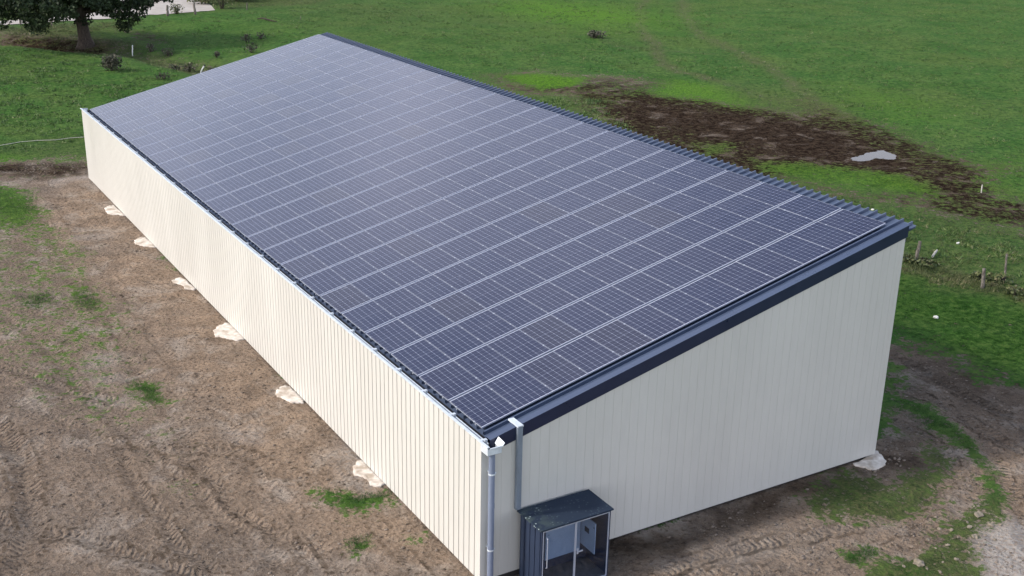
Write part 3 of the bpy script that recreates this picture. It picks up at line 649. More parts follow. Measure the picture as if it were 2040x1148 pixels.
def glass_mesh(name='glass'):
    me = bpy.data.meshes.new(name); x0, x1, y0, y1 = .003, PWI-.003, LIP*.5, PLI-LIP*.5; zt, zb = -.003, -.009
    vs = [(x0, y0, zt), (x1, y0, zt), (x1, y1, zt), (x0, y1, zt), (x0, y0, zb), (x1, y0, zb), (x1, y1, zb), (x0, y1, zb)]
    me.from_pydata(vs, [], [(0, 1, 2, 3), (7, 6, 5, 4), (0, 4, 5, 1), (1, 5, 6, 2), (2, 6, 7, 3), (3, 7, 4, 0)])
    ul = me.uv_layers.new(name='UVMap')
    for l in me.loops: vco = me.vertices[l.vertex_index].co; ul.data[l.index].uv = (vco.x-LIP, vco.y-LIP)
    me.materials.append(MAT_CELL); return me
def frame_mb():
    l2 = .0022; mb = MB(); mb.box(0, l2, 0, PLI, -FH, 0).box(PWI-l2, PWI, 0, PLI, -FH, 0).box(l2, PWI-l2, 0, LIP+.003, -FH, 0).box(l2, PWI-l2, PLI-LIP-.003, PLI, -FH, 0); return mb
gme = glass_mesh()
frame0 = frame_mb().build('frame', MAT_FRAME); fme = frame0.data; bpy.data.objects.remove(frame0)
cl0 = MB().box(-.022, .006, -.025, .025, -.02, .006).build('clamp', MAT_ALU); cme = cl0.data; bpy.data.objects.remove(cl0)
ORD = ['first', 'second', 'third', 'fourth', 'fifth', 'sixth', 'seventh', 'eighth', 'ninth', 'tenth', 'eleventh', 'twelfth', 'thirteenth', 'fourteenth', 'fifteenth', 'sixteenth', 'seventeenth', 'eighteenth', 'nineteenth', 'twentieth', 'twenty-first', 'twenty-second', 'twenty-third', 'twenty-fourth', 'twenty-fifth']
def ppos(i, j):
    d = .002+i*PW; return (d*CT, .037+j*PL, Z0+d*ST)
def row_name(i): return 'lowest row beside the gutter' if i == 0 else ('topmost row along the ridge edge' if i == 12 else ORD[i]+' row up from the gutter')
rest = [(i, 24) for i in range(13)] + [(i, 23) for i in range(1, 13)]
for j in range(25):
    for i in range(13):
        if (i, j) in rest: continue
        e = empty('solar_panel', ppos(i, j)); e.rotation_euler = (random.gauss(0, .0012), -TH+random.gauss(0, .0012), 0)
        colname = 'nearest column along the near verge' if j == 0 else ORD[j]+' column from the near verge'
        tone = 'Dark' if j < 8 else ('Blue-grey' if j < 16 else 'Pale sky-reflecting')
        tag(e, '%s solar panel, %s, %s' % (tone.lower(), row_name(i), colname), 'solar panel', 'solar panels covering the shed roof')
        a_ = bpy.data.objects.new('glass', gme); b_ = bpy.data.objects.new('frame', fme)
        for o in (a_, b_): COL.objects.link(o); o.parent = e
        if j < 9:
            for f in (.22, .78):
                if i == 0 or True:
                    c_ = bpy.data.objects.new('clamp', cme); COL.objects.link(c_); c_.parent = e; c_.location = (.001, f*PLI, .001)
# the farthest ones as one mesh
V = []; Fq = []; UVs = []; Mi = []
for (i, j) in rest:
    o = Vector(ppos(i, j)); R = Matrix.Rotation(-TH, 3, 'Y')
    for me, mi in ((gme, 0), (fme, 1)):
        b = len(V); V += [tuple(o + R @ vv_.co) for vv_ in me.vertices]
        for pl in me.polygons:
            Fq.append(tuple(b+q_ for q_ in pl.vertices)); Mi.append(mi)
            UVs += [(me.vertices[q_].co.x-LIP, me.vertices[q_].co.y-LIP) for q_ in pl.vertices]
me = bpy.data.meshes.new('far_solar_panels'); me.from_pydata(V, [], Fq); ul = me.uv_layers.new(name='UVMap')
ul.data.foreach_set('uv', np.array(UVs, np.float32).ravel()); me.materials.append(MAT_CELL); me.materials.append(MAT_FRAME); me.polygons.foreach_set('material_index', Mi)
o = bpy.data.objects.new('solar_panels', me); COL.objects.link(o)
tag(o, 'pale solar panels of the last two columns at the far end of the roof', 'solar panels', None, 'stuff')

# ------------------------------------------------------------------ electrical cabinet by the end wall
CX0, CX1, CY0, CY1, CH = .66, 2.69, -1.76, -.81, 1.79
cab = empty('electrical_cabinet', ((CX0+CX1)/2, (CY0+CY1)/2, 0))
tag(cab, 'dark blue-grey steel cabinet with two glazed doors standing against the end wall', 'cabinet')
ci = Matrix.Translation((-(CX0+CX1)/2, -(CY0+CY1)/2, 0))
def cp(mb, name, mat, parent=cab, **k):
    o = mb.build(name, mat, parent, **k)
    if parent is cab: o.matrix_parent_inverse = ci
    return o
mb = MB(); mb.box(.60, 2.75, -1.83, -.72, CH+.002, CH+.045); cp(mb, 'cabinet_roof', MAT_CABROOF, bevel=.006)
for x0, x1, sg in ((CX0, CX0+.03, -1), (CX1-.03, CX1, 1)):
    mb = MB(); mb.box(x0, x1, CY0, CY1, -.125, CH)
    xa, xb = (x0-.018, x0-.0005) if sg < 0 else (x1+.0005, x1+.018)
    for k in range(4): yy = CY0+.02+k*.235; mb.box(xa, xb, yy, yy+.19, -.11, CH-.01)
    cp(mb, 'side_panel', MAT_CAB)
mb = MB(); mb.box(CX0+.03, CX1-.03, CY1-.03, CY1, -.125, CH); cp(mb, 'back_panel', MAT_CAB)
mb = MB(); mb.box(CX0+.03, CX1-.03, CY0+.04, CY1-.03, -.12, -.06); cp(mb, 'cabinet_floor', metal('dusty_cabinet_floor', (.16, .14, .13), .8, 0, .5, 4.))
mb = MB(); mb.box(CX0, CX0+.035, CY0-.03, CY0-.001, -.125, CH).box(CX1-.035, CX1, CY0-.03, CY0-.001, -.125, CH).box(CX0+.035, CX1-.035, CY0-.03, CY0-.001, CH-.03, CH); cp(mb, 'door_frame', MAT_CAB)
m = NT('tinted_door_glass')
for n_ in list(m.n):
    if n_.type != 'OUTPUT_MATERIAL': m.n.remove(n_)
out = [n_ for n_ in m.n if n_.type == 'OUTPUT_MATERIAL'][0]
tr = m.node('ShaderNodeBsdfTransparent'); tr.inputs[0].default_value = (.80, .86, .94, 1); gl = m.node('ShaderNodeBsdfGlossy'); gl.inputs['Roughness'].default_value = .03; gl.inputs[0].default_value = (.8, .88, 1, 1)
fr = m.node('ShaderNodeLayerWeight'); fr.inputs[0].default_value = .5; mx = m.node('ShaderNodeMixShader'); m.L(m.math('ADD', m.math('MULTIPLY', m.math('POWER', fr.outputs['Facing'], 4.), .5), .05), mx.inputs[0]); m.L(tr.outputs[0], mx.inputs[1]); m.L(gl.outputs[0], mx.inputs[2]); m.L(mx.outputs[0], out.inputs[0])
MAT_GLASS = m.m
xm = 1.655
for a0, a1 in ((CX0+.037, xm-.004), (xm+.004, CX1-.037)):
    mb = MB(); z0, z1 = -.09, CH-.033; y0, y1 = CY0-.034, CY0-.006; fw = .022
    mb.box(a0, a0+fw, y0, y1, z0, z1).box(a1-fw, a1, y0, y1, z0, z1).box(a0+fw, a1-fw, y0, y1, z1-fw, z1).box(a0+fw, a1-fw, y0, y1, z0, z0+fw)
    d = cp(mb, 'glazed_door', MAT_ALU)
    mb = MB(); mb.box(a0+fw-.002, a1-fw+.002, CY0-.022, CY0-.016, z0+fw-.002, z1-fw+.002); mb.build('glass_pane', MAT_GLASS, d)
    if a0 < 1:
        MB().tube([(.80, CY0-.035, 1.58), (.80, CY0-.085, 1.55), (.80, CY0-.085, .75), (.80, CY0-.035, .72)], .011, 8).build('door_handle', MAT_ALU, d)
    else:
        mb = MB(); mb.box(1.70, 1.745, CY0-.05, CY0-.035, .84, 1.0).box(1.70, 1.86, CY0-.075, CY0-.051, .90, .93); mb.build('door_handle', MAT_ALU, d)
# switchgear inside
sw = empty('switchgear_box', (1.6, -.9, .3)); tag(sw, 'pale grey wall-mounted switchgear box behind the glass, its door swung open', 'switchgear')
si = Matrix.Translation((-1.6, .9, -.3))
def sp_(mb, name, mat):
    o = mb.build(name, mat, sw); o.matrix_parent_inverse = si; return o
mb = MB(); mb.box(1.28, 2.33, -1.03, -.845, .34, 1.45); sp_(mb, 'enclosure', MAT_WHITE).visible_shadow = True
mb = MB(); mb.box(1.355, 1.375, -1.04, -1.031, 1.05, 1.07); sp_(mb, 'lock', MAT_BLACK)
mb = MB(); mb.box(2.36, 2.385, -1.62, -1.0, .52, 1.40); dr = sp_(mb, 'open_door', MAT_WHITE)
mb = MB(); mb.box(2.349, 2.3595, -1.36, -1.18, .98, 1.12); mb.build('meter_window', MAT_BLACK, dr)
mb = MB(); mb.box(2.352, 2.3595, -1.58, -1.56, 1.24, 1.28); mb.build('latch', MAT_BLACK, dr)

# ------------------------------------------------------------------ concrete footings spilling out under the cladding
def blob(name, pts, h, label, mat=MAT_CONC):
    q = P(pts); c = q.mean(0); n = 40; m_ = len(q)
    # resample closed outline with catmull-rom
    out = []
    for k in range(n):
        t = k*m_/n; i = int(t); f = t-i; p0, p1, p2, p3 = q[(i-1) % m_], q[i % m_], q[(i+1) % m_], q[(i+2) % m_]
        out.append(.5*((2*p1)+(-p0+p2)*f+(2*p0-5*p1+4*p2-p3)*f*f+(-p0+3*p1-3*p2+p3)*f**3))
    mb = MB(); rings = [(1.0, -.06), (1.0, h*.5), (.97, h*.9), (.7, h*1.0), (.35, h*1.02)]
    for s_, z in rings:
        for k, o in enumerate(out):
            d = c+(o-c)*s_*(1+.05*math.sin(k*2.1+s_*3)+.045*math.sin(k*1.3+c[1])+random.uniform(-.03, .03)); mb.v.append((d[0]-c[0], d[1]-c[1], z+(random.uniform(-.004, .004) if s_ < 1 else 0)))
    for r_ in range(len(rings)-1):
        for k in range(n): k2 = (k+1) % n; mb.f.append((r_*n+k, r_*n+k2, (r_+1)*n+k2, (r_+1)*n+k))
    b = len(mb.v); mb.v.append((0, 0, h*1.1)); 
    for k in range(n): mb.f.append(((len(rings)-1)*n+k, (len(rings)-1)*n+(k+1) % n, b))
    o = mb.build(name, mat, None, smooth=True); o.location = (c[0], c[1], 0)
    return tag(o, label, 'concrete footing', 'concrete footings spilling out from under the cladding')
FT = [([(209, 418), (214, 412), (226, 410), (238, 420), (250, 430), (235, 428), (218, 427)], 'pinkish-white rounded concrete footing, the farthest along the long wall'),
      ([(268, 482), (272, 477), (286, 474), (302, 482), (310, 492), (290, 491), (280, 489), (270, 486)], 'bright white concrete footing with a notched edge by the long wall'),
      ([(343, 562), (348, 557), (362, 554), (378, 566), (390, 576), (380, 577), (368, 575), (366, 570), (356, 566)], 'small broken two-lobed concrete footing by the middle of the long wall'),
      ([(426, 664), (430, 654), (440, 648), (458, 645), (475, 660), (490, 675), (470, 678), (448, 673), (430, 670)], 'large pale concrete footing mid-way along the long wall with flat front'),
      ([(549, 783), (556, 774), (570, 769), (585, 778), (606, 800), (598, 803), (580, 802), (566, 795), (553, 790)], 'white concrete footing with a small dark hole by the long wall'),
      ([(703, 936), (708, 924), (722, 918), (742, 938), (768, 965), (740, 968), (734, 958), (722, 950), (706, 946)], 'curved pale concrete footing, nearest one along the long wall'),
      ([(1700, 926), (1716, 918), (1746, 900), (1764, 920), (1758, 930), (1740, 937), (1722, 932)], 'rough white concrete footing at the far corner of the end wall')]
for pts, lb in FT: blob('concrete_footing', pts, .028, lb)
mb = MB().tube([g(587, 795, .045), g(587, 795, .06)], .05, 10); 

# ------------------------------------------------------------------ posts and stakes
def post(name, bx, by, tx, ty, rad, mat, label, cat, group=None, sq=False, cap_part=None):
    b = g(bx, by); z = gz(b[0], b[1]); b = g(bx, by, z)
    # top: same depth as the base
    d = _F + _R*(tx-1020)/FPX - _U*(ty-574)/FPX; t = ((b-CAM) @ _F)/(d @ _F); tp = CAM+d*t
    v = tp-b; n = 7; mb = MB(); pts = [(0, 0, -.15)]; rr = [rad*1.05]
    for k in range(1, n+1):
        f = k/n; pts.append((v[0]*f+random.gauss(0, rad*.12), v[1]*f+random.gauss(0, rad*.12), v[2]*f)); rr.append(rad*(1-.12*f)*random.uniform(.93, 1.05))
    mb.tube(pts, rr, 9)
    if cap_part:
        e = empty(name, tuple(b)); mb.build('shaft', mat, e)
        q = Vector(v); MB().tube([q*.98, q*1.06+Vector((.05, .0, .03)), q*1.04+Vector((.16, 0, .04))], [.055, .07, .04], 8).build(cap_part, MAT_BLACK, e)
        return tag(e, label, cat, group)
    o = mb.build(name, mat, None, smooth=True); o.location = tuple(b); return tag(o, label, cat, group)
FG = 'fence posts along the gravel track'
post('fence_post', 41, 50, 41, 28, .12, MAT_POST, 'dark wooden fence post before the track, leftmost under the tree', 'fence post', FG)
post('fence_post', 103, 52, 103, 34, .09, MAT_POST, 'thin dark fence post left of the tree trunk', 'fence post', FG)
post('fence_post', 279, 33, 276, 13, .13, MAT_POST, 'dark fence post at the right edge of the tree crown', 'fence post', FG)
post('fence_post', 334, 32, 333, 11, .15, MAT_POST, 'stout dark post standing before the pale gravel yard', 'fence post', FG)
post('fence_post', 389, 29, 386, 7, .14, MAT_POST, 'dark post leaning slightly at the right end of the gravel yard', 'fence post', FG)
post('fence_post', 288, 32, 288, 24, .04, MAT_POST, 'short thin stick standing at the foot of the gravel yard', 'stick')
post('fence_post', 492, 20, 492, 6, .07, MAT_POST, 'thin lone fence post in the grass beyond the shed roof', 'fence post', FG)
post('fence_post', 599, 40, 599, 33, .05, MAT_POST, 'small dark stub post in far pasture left of the roof peak', 'fence post', FG)
post('marker_stake', 264, 109, 264, 90, .055, MAT_STAKE, 'upright white stake in the grass right of the bush', 'stake', 'white marker stakes')
post('marker_stake', 168, 81, 172, 67, .05, MAT_STAKE, 'thin white stake leaning in front of the tree trunk', 'stake', 'white marker stakes')
post('marker_stake', 400, 144, 406, 132, .07, MAT_STAKE, 'pale leaning stake topped with a black insulator behind the roof edge', 'stake', 'white marker stakes', cap_part='insulator')
RG = 'old fence posts right of the shed'
post('fence_post', 1825, 519, 1833, 480, .085, MAT_POST, 'grey split fence post leaning right beside the shed roof corner', 'fence post', RG)
post('fence_post', 1957, 575, 1961, 535, .085, MAT_POST, 'short grey post with scrub at its foot, middle one at right', 'fence post', RG)
post('fence_post', 2001, 560, 2006, 506, .05, MAT_POST, 'tall thin dark post, rightmost of the fence right of the shed', 'fence post', RG)
post('marker_stake', 1955, 384, 1957, 368, .04, MAT_PALEPOST, 'thin white stake standing in grass beyond the muddy path', 'stake', 'white marker stakes')
0 and post('marker_stake', 2038, 328, 2039, 314, .03, MAT_PALEPOST, 'white stake at the far right border of the pasture', 'stake', 'white marker stakes')
# white broken stick lying in the grass
a, b = g(1857, 514), g(1866, 505)
o = MB().tube([Vector(a)-Vector(a)+Vector((0, 0, .05)), (Vector(b)-Vector(a))*.6+Vector((0, 0, .14)), (Vector(b)-Vector(a))+Vector((0, 0, .16))], [.05, .06, .04], 7).build('fallen_stick', MAT_PALEPOST); o.location = tuple(a)
tag(o, 'short white broken stick lying in the rough grass right of the shed', 'stick')
# pale rope across the field at left
pts = [g(x, y, .06) for x, y in ((-160, 318), (-60, 300), (0, 290), (40, 283), (75, 280), (110, 279), (140, 275), (172, 273), (215, 268))]
o = MB().tube([Vector(p_)-Vector(pts[0]) for p_ in pts], .033, 6, sq=(1, .5)).build('white_rope', MAT_PALEPOST); o.location = tuple(pts[0])
tag(o, 'slack white rope lying across the pasture left of the shed', 'rope')

# ------------------------------------------------------------------ stones
def stone(px, py, r, label, group=None, mat=MAT_STONE):
    b = g(px, py); z = gz(b[0], b[1]); bm = bmesh.new(); r *= .88; bmesh.ops.create_icosphere(bm, subdivisions=2, radius=r)
    sx, sy, sz = random.uniform(.8, 1.3), random.uniform(.7, 1.1), random.uniform(.55, .8); sd = random.uniform(0, 50)
    for v_ in bm.verts:
        n_ = 1+.55*(float(vn(np.array([v_.co.x/r*1.3+sd]), np.array([v_.co.y/r*1.3+v_.co.z/r*1.7]), 3)[0])-.5)*2
        v_.co = Vector((v_.co.x*sx*n_, v_.co.y*sy*n_, v_.co.z*sz*n_))
    me = bpy.data.meshes.new('stone'); bm.to_mesh(me); bm.free(); me.materials.append(mat)
    o = bpy.data.objects.new('stone', me); COL.objects.link(o); o.location = (b[0], b[1], z+r*sz*.45); o.rotation_euler.z = random.uniform(0, 6)
    return tag(o, label, 'stone', group)
MAT_CHALK = metal('white_chalk_stone', (.66, .65, .60), .9, 0, .15, 9., .2)
SG = 'stones in the turned grass at the lower right'
stone(1948, 1028, .13, 'large squarish pale stone, biggest in the grass at lower right', SG)
stone(1829, 1122, .15, 'long pale stone near the bottom edge below the tyre arc', SG)
stone(1940, 1073, .10, 'flat beige stone below the large squarish stone', SG)
stone(1930, 1052, .08, 'rounded stone just left under the large squarish stone', SG)
stone(1895, 1060, .06, 'small pale stone at the left end of the turned soil patch', SG)
stone(1973, 1047, .09, 'beige stone by the right edge of the lower-right grass', SG)
stone(1908, 485, .09, 'bright white stone in the olive grass right of the roof corner', None, MAT_CHALK)
stone(1864, 634, .10, 'bright white stone in the dark green grass right of the end wall', None, MAT_CHALK)
stone(1738, 420, .08, 'pale stone in the grass just beyond the ridge edge of the roof', None, MAT_CHALK)
for px, py in ((1873, 1056), (1915, 1036), (1938, 1012), (1950, 1010), (1925, 1042), (1962, 1066), (1978, 1040), (1850, 1080), (1888, 1088), (1812, 1110), (1800, 1128), (1845, 1132), (1870, 1140), (1990, 1046), (1985, 1075), (1906, 1072), (1832, 1098), (1862, 1096), (1950, 1090), (1930, 1104), (1905, 1118), (1960, 1118), (1880, 1120), (1971, 1092)):
    stone(px+random.uniform(-3, 3), py+random.uniform(-3, 3), random.uniform(.03, .06), 'tiny pale stone scattered in the rough grass at lower right', 'tiny stones scattered at the lower right')
# twigs lying in the far grass
a = Vector(g(512, 38, .12)); b = Vector(g(552, 43, .1)); v_ = b-a
o = MB().tube([Vector((0, 0, 0)), v_*.3+Vector((0, .3, .15)), v_*.7+Vector((.1, -.2, 0)), v_], [.04, .09, .08, .03], 7).tube([v_*.45, v_*.6+Vector((0, 1.0, .4))], [.05, .02], 6).build('fallen_branch', MAT_BARK); o.location = a
tag(o, 'dark fallen branch lying in the far pasture beyond the roof', 'branch')

# ------------------------------------------------------------------ plants
def leaves(name, pos, size, mat, parent=None, up=0.0, kind='leaf', tint=None, bw=.07):
    """pos (n,3); one bent leaf-clump face per point"""
    n = len(pos); r1 = RS.normal(size=(n, 3)); r1[:, 2] = r1[:, 2]*(1-up)+up*2.5*np.abs(r1[:, 2]); r1 /= np.linalg.norm(r1, axis=1)[:, None]
    r2 = RS.normal(size=(n, 3)); r2 -= (r2*r1).sum(1)[:, None]*r1; r2 /= np.linalg.norm(r2, axis=1)[:, None]
    s = size*RS.uniform(.55, 1.3, n)[:, None]
    if kind == 'leaf':
        v = np.stack([pos-r1*s, pos+r2*s*.6, pos+r1*s, pos-r2*s*.6], 1)
    else:  # blade, rooted at pos
        v = np.stack([pos-r2*s*bw, pos+r2*s*bw, pos+r1*s+r2*s*bw*.3, pos+r1*s-r2*s*bw*.3], 1)
    f = np.arange(n*4).reshape(n, 4); o = npmesh(name, v.reshape(-1, 3), f, mat, parent=parent)
    t = RS.uniform(0, 1, n) if tint is None else tint
    at = o.data.attributes.new('tint', 'FLOAT', 'POINT'); at.data.foreach_set('value', np.repeat(t, 4).astype(np.float32))
    return o
# oak
def oak(px, py, label, R0=7.7, h=14.5):
    b = g(px, py); z = gz(b[0], b[1]); e = empty('oak_tree', (b[0], b[1], z)); tag(e, label, 'tree')
    mb = MB(); mb.tube([(0, 0, -.3), (0, 0, .15), (-.05, 0, .8), (-.15, .05, 2), (-.3, .1, 3.4), (-.3, .2, 5.5), (-.1, .2, 8)], [1.1, .82, .60, .52, .50, .4, .3], 14)
    tips = []
    for k in range(22):
        a_ = k*2.4+random.uniform(-.3, .3); z0 = random.uniform(2.7, 7.5); L_ = random.uniform(4.5, 8.2)*(1 if z0 < 6 else .75); rise = random.uniform(-.06, .35)
        pts = [Vector((-.25, .1, z0))]
        for s_ in range(1, 6): f = s_/5; pts.append(Vector((math.cos(a_+.2*math.sin(s_))*L_*f-.25, math.sin(a_+.2*math.sin(s_))*L_*f, z0+L_*rise*f-.6*f*f+random.uniform(-.2, .2))))
        mb.tube(pts, [.26*(1-.8*i_/5)+.02 for i_ in range(6)], 7); tips += pts[2:]
    mb.build('trunk', MAT_BARK, e, smooth=True)
    cen = []
    for k in range(190):
        a_ = random.uniform(0, 2*math.pi); rr = R0*math.sqrt(random.uniform(.02, 1)); zz = random.uniform(-.05, 1)
        rm = 1-.75*max(0, zz-.35)**1.5/.65**1.5; lowr = .55+.45*min(1, (zz+.2)*3)
        cen.append((math.cos(a_)*rr*rm*lowr*1.1-2.0, math.sin(a_)*rr*rm*lowr+1.0, 3.0+zz*(h-3.4)+random.uniform(-.4, .4)*1.2, random.uniform(.7, 1.35)))
    for t_ in tips: cen.append((t_.x, t_.y, t_.z+random.uniform(-.3, .5), random.uniform(.6, 1.1)))
    for (dr, zc, r_) in ((4.2, 2.6, 1.25), (4.9, 3.4, 1.4), (3.3, 3.5, 1.3), (5.4, 4.6, 1.4), (2.2, 4.0, 1.4), (-3.0, 3.6, 1.3), (-4.6, 3.4, 1.3), (-6.2, 3.6, 1.3), (-7.6, 3.7, 1.4), (-1.6, 3.9, 1.3), (-8.6, 4.4, 1.3), (3.9, 1.9, .8)): cen.append((dr*.86, dr*-.51, zc, r_))
    P_ = []; Tn = []
    for (x, y, zc, r_) in cen:
        n = int(190*r_*r_); d = RS.normal(size=(n, 3)); d /= np.linalg.norm(d, axis=1)[:, None]; d *= (r_*RS.uniform(.35, 1.05, n)**.6)[:, None]; d[:, 2] *= .7
        P_.append(d+np.array([x, y, zc])); Tn.append(np.clip(RS.normal(random.uniform(.25, .7), .2, n), 0, 1))
    leaves('crown', np.concatenate(P_), .17, MAT_LEAF, e, tint=np.concatenate(Tn))
oak(171, 86, 'large dark broad-crowned oak tree at the edge of the gravel track')

def scrub(name, px, py, w_, h_, n, mat, label, cat, group=None, size=.12, stems=6, bare=False):
    b = g(px, py); z = gz(b[0], b[1]); e = empty(name, (b[0], b[1], z)); tag(e, label, cat, group)
    mb = MB()
    for k in range(stems):
        a_ = random.uniform(0, 6.28); r_ = w_*random.uniform(.2, .95); hh = h_*random.uniform(.7, 1.05)
        mb.tube([(r_*.15*math.cos(a_), r_*.15*math.sin(a_), -.05), (r_*.5*math.cos(a_), r_*.5*math.sin(a_), hh*.55), (r_*math.cos(a_+.3), r_*math.sin(a_+.3), hh)], [.03, .02, .008], 5)
    mb.build('stems', MAT_BARK, e)
    d = RS.normal(size=(n, 3)); d /= np.linalg.norm(d, axis=1)[:, None]; d *= (RS.uniform(0, 1, n)**.4)[:, None]
    lump = 1+.35*np.sin(d[:, 0]*5+px)*np.cos(d[:, 1]*4+py); d *= lump[:, None]
    pp = np.stack([d[:, 0]*w_, d[:, 1]*w_, (d[:, 2]*.5+.52)*h_], 1)
    leaves('foliage', pp, size, mat, e, up=.3)
scrub('bush', 224, 143, .8, 1.3, 900, MAT_WEED_DARK, 'small round grey-brown bush alone in the left pasture', 'bush', size=.11)
scrub('bush', 1186, 77, 1.0, .75, 420, MAT_WEED_DARK, 'low dark tuft bush alone in the pasture beyond the ridge', 'bush', size=.12, stems=14)
for px, py, w_, h_, lb in ((491, 83, .55, .9, 'small dark upright shrub in the pasture above the roof'), (519, 76, .45, .6, 'small dark shrub right of another in the pasture above the roof'),
                           (333, 103, .6, .8, 'dark weedy shrub on the ditch bank right of the white stake'), (349, 130, .6, .6, 'low shrub lower on the ditch bank near the leaning stake'), (378, 134, .7, .8, 'leafy dark shrub left of the leaning stake'),
                           (425, 136, .6, .5, 'low shrub in the ditch right of the leaning stake'), (432, 117, .4, .6, 'tiny shrub in grass above the leaning stake'), (502, 106, .7, .9, 'dark shrub touching the far roof edge in view'),
                           (352, 28, .9, 1.2, 'bare twiggy grey shrub between two posts at the gravel yard'), (443, 18, 1.6, 2.6, 'tall thin bare shrub at the tip of the gravel yard'), (300, 96, .5, .8, 'narrow dark weed on the ditch bank'), (325, 158, .6, .5, 'low tuft in the pasture just above the roof edge')):
    scrub('shrub', px, py, w_, h_, int(170*w_*h_)+50, MAT_WEED_DARK if py > 40 else MAT_WEED, lb, 'shrub', 'shrubs in the pasture', size=.1, stems=8 if py > 40 else 22)
for px, py, w_, h_, lb in ((1845, 530, .7, .5, 'brown scrub at the foot of the leaning grey post'), (1948, 558, .45, .45, 'dark scrub around the middle fence post'), (1985, 562, .7, .5, 'olive scrub between the two right-hand posts'),
                           (2025, 590, .8, .5, 'brownish scrub below the rightmost post'), (1805, 522, .6, .5, 'dark brown scrub tight beside the shed corner'), (410, 8, 2.2, 1.6, 'wide olive thicket beyond the gravel yard'), (470, 2, 2.4, 2.0, 'grey bushy thicket in the far hedge'), (540, -4, 2.4, 1.7, 'green thicket at the top edge beyond the roof')):
    scrub('scrub_clump', px, py, w_*(.8 if py > 100 else 1), h_*(.75 if py > 100 else 1), int(260*w_*h_)+40, MAT_WEED, lb, 'scrub', 'scrub along the fence lines', size=.1 if py > 100 else .16, stems=6)

# rough grass: blades scattered where the ground is overgrown
def scatter(name, polys, mat, size, label, up=.75, bw=.07, sp=.05, lo_=.30, hi_=.62):
    allp = []
    for pts, n in polys:
        q = P(pts); lo = q.min(0); hi = q.max(0); c = RS.uniform(lo, hi, (n*3, 2)); s_ = sdf(q, c[:, 0], c[:, 1]); c = c[s_ > RS.uniform(-.2, .8, len(s_))][:n]
        dn = fbm(c[:, 0]*.9, c[:, 1]*.9, 3, 41); c = c[dn > RS.uniform(lo_, hi_, len(c))]
        c = np.repeat(c, 7, 0)+RS.normal(0, sp, (len(c)*7, 2)); allp.append(c)
    c = np.concatenate(allp); z = gzs(c[:, 0], c[:, 1]); t = np.clip(fbm(c[:, 0]*1.5, c[:, 1]*1.5, 2, 51)*1.3-.2+RS.normal(0, .2, len(c)), 0, 1)
    o = leaves(name, np.stack([c[:, 0], c[:, 1], z-.01], 1), size, mat, up=up, kind='blade', tint=t, bw=bw)
    return tag(o, label, 'grass', None, 'stuff')
scatter('rough_grass', [(dit, 3800), ([(1790, 500), (1850, 526), (1960, 545), (2060, 582), (2150, 620), (2150, 650), (2060, 615), (1960, 585), (1850, 560), (1780, 540)], 1500), ([(-60, 52), (120, 50), (262, 44), (262, 60), (100, 70), (-60, 66)], 2500),
                        ([(385, -20), (400, 8), (450, 22), (640, 8), (700, -20)], 2500), ([(1560, 368), (1800, 418), (2060, 470), (2060, 580), (1850, 530), (1740, 470)], 1000)], MAT_WEED, .15, 'rough olive and straw-coloured grass along the ditch and old fence lines')
scatter('lush_grass', [([(-40, 365), (50, 372), (95, 415), (70, 445), (30, 462), (-40, 460)], 1600), ([(632, 976), (700, 980), (784, 982), (740, 1006), (690, 1018), (655, 1005)], 900), ([(690, 1092), (715, 1068), (745, 1066), (735, 1088), (705, 1102)], 300),
                       ([(252, 758), (305, 758), (330, 795), (300, 806), (262, 782)], 500), ([(150, 568), (185, 575), (205, 612), (165, 622), (140, 595)], 500), ([(1785, 786), (1840, 806), (1900, 850), (1950, 880), (1985, 920), (1995, 980), (1985, 1012), (1955, 1010), (1964, 950), (1935, 908), (1880, 872), (1838, 850), (1797, 815)], 2200),
                       ([(45, 588), (100, 582), (115, 605), (70, 622), (40, 610)], 400), ([(112, 652), (165, 655), (160, 685), (120, 690)], 300), (gr, 5000), ([(1510, 322), (1600, 328), (1700, 342), (1820, 362), (1850, 392), (1750, 384), (1600, 360), (1530, 342)], 1800),
                       ([(1738, 1136), (1790, 1122), (1840, 1132), (1850, 1170), (1740, 1170)], 500), ([(1676, 1112), (1740, 1092), (1738, 1108), (1692, 1124)], 250)], MAT_LUSH, .075, 'fresh green grass tufts coming through the bare soil beside the shed', .6)
scatter('pasture_tufts', [([(-60, 95), (150, 98), (240, 104), (330, 130), (400, 160), (165, 225), (165, 300), (-60, 305)], 4200), ([(270, 45), (440, 30), (660, 10), (900, 0), (1300, 0), (1300, 150), (1000, 150), (700, 60), (640, 60), (440, 130), (330, 100)], 7000),
                          ([(1300, 0), (2040, 0), (2140, 300), (2040, 420), (1960, 330), (1850, 300), (1640, 210), (1500, 200), (1300, 150)], 9000), ([(1000, 190), (1200, 200), (1350, 330), (1800, 440), (2060, 480), (2060, 560), (1800, 500), (1500, 350)], 2500)],
        MAT_TUFT, .17, 'coarser tufts of darker and straw-coloured grass dotted over the pasture', .45, .16, .13, .42, .66)
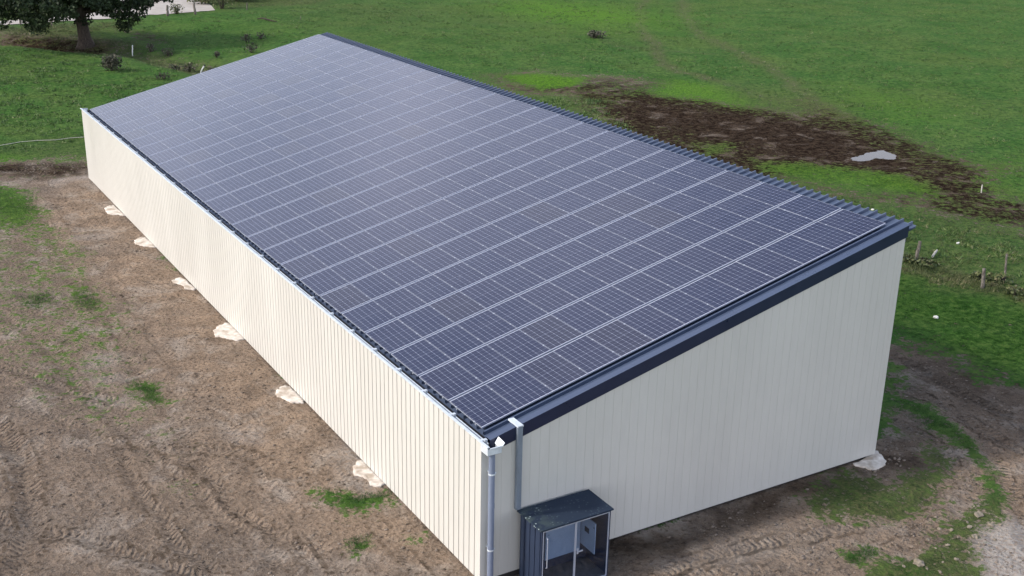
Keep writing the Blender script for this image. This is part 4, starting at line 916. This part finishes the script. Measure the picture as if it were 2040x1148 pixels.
# soil clods
C_full = np.ones(nx*ny); C_full[near] = C['grass']; C_full = C_full.reshape(nx, ny)
def clods():
    polys = [([(-100, 470), (180, 380), (960, 1180), (960, 1300), (-200, 1300)], 5200), ([(1217, 1090), (1743, 920), (1790, 700), (1850, 700), (2100, 800), (2100, 1200), (1217, 1250)], 4200), ([(-60, 322), (175, 322), (190, 345), (60, 350), (-60, 345)], 700)]
    base = np.array([(1, 0, 0), (-1, 0, 0), (0, 1, 0), (0, -1, 0), (0, 0, 1), (0, 0, -1)], float); tri = np.array([(4, 0, 2), (4, 2, 1), (4, 1, 3), (4, 3, 0), (5, 2, 0), (5, 1, 2), (5, 3, 1), (5, 0, 3)])
    V = []; 
    for pts, n in polys:
        q = P(pts); c = RS.uniform(q.min(0), q.max(0), (n*3, 2)); c = c[sdf(q, c[:, 0], c[:, 1]) > .1][:n]
        k = fbm(c[:, 0]*.6, c[:, 1]*.6, 3, 61) > RS.uniform(.35, .6, len(c)); c = c[k]
        gk = -np.ones(len(c))
        gi = C_full[np.clip(np.searchsorted(XS, c[:, 0]), 0, nx-1), np.clip(np.searchsorted(YS, c[:, 1]), 0, ny-1)]; c = c[gi < .3]
        inside_ = (c[:, 0] > XW0-.15) & (c[:, 0] < XW1+.15) & (c[:, 1] > YW0-.15) & (c[:, 1] < YW1+.15); c = c[~inside_]
        s_ = .013+.045*RS.uniform(0, 1, len(c))**3; 
        b = base[None]*(1+RS.uniform(-.35, .35, (len(c), 6, 1))); th_ = RS.uniform(0, 6.28, len(c)); cc, ss_ = np.cos(th_)[:, None], np.sin(th_)[:, None]
        b = np.stack([(b[..., 0]*cc-b[..., 1]*ss_)*1.5, b[..., 0]*ss_+b[..., 1]*cc, b[..., 2]*.7], -1)*s_[:, None, None]
        b[..., 0] += c[:, :1]; b[..., 1] += c[:, 1:]; b[..., 2] += (gzs(c[:, 0], c[:, 1])+s_*.25)[:, None]; V.append(b.reshape(-1, 3))
    V = np.concatenate(V); n = len(V)//6; F = (tri[None]+np.arange(n)[:, None, None]*6).reshape(-1, 3)
    m = NT('crumbly_soil'); nn = m.noise(m.pos(), 3, 4); m.set(Base_Color=m.mix(m.ss(nn, .35, .65), (.11, .085, .065), (.26, .215, .175)), Roughness=.95, Specular_IOR_Level=.2)
    return npmesh('soil_clods', V, F, m.m)
tag(clods(), 'loose clods of dry soil strewn over the bare ground', 'soil', None, 'stuff')
print('objects', len(bpy.data.objects))
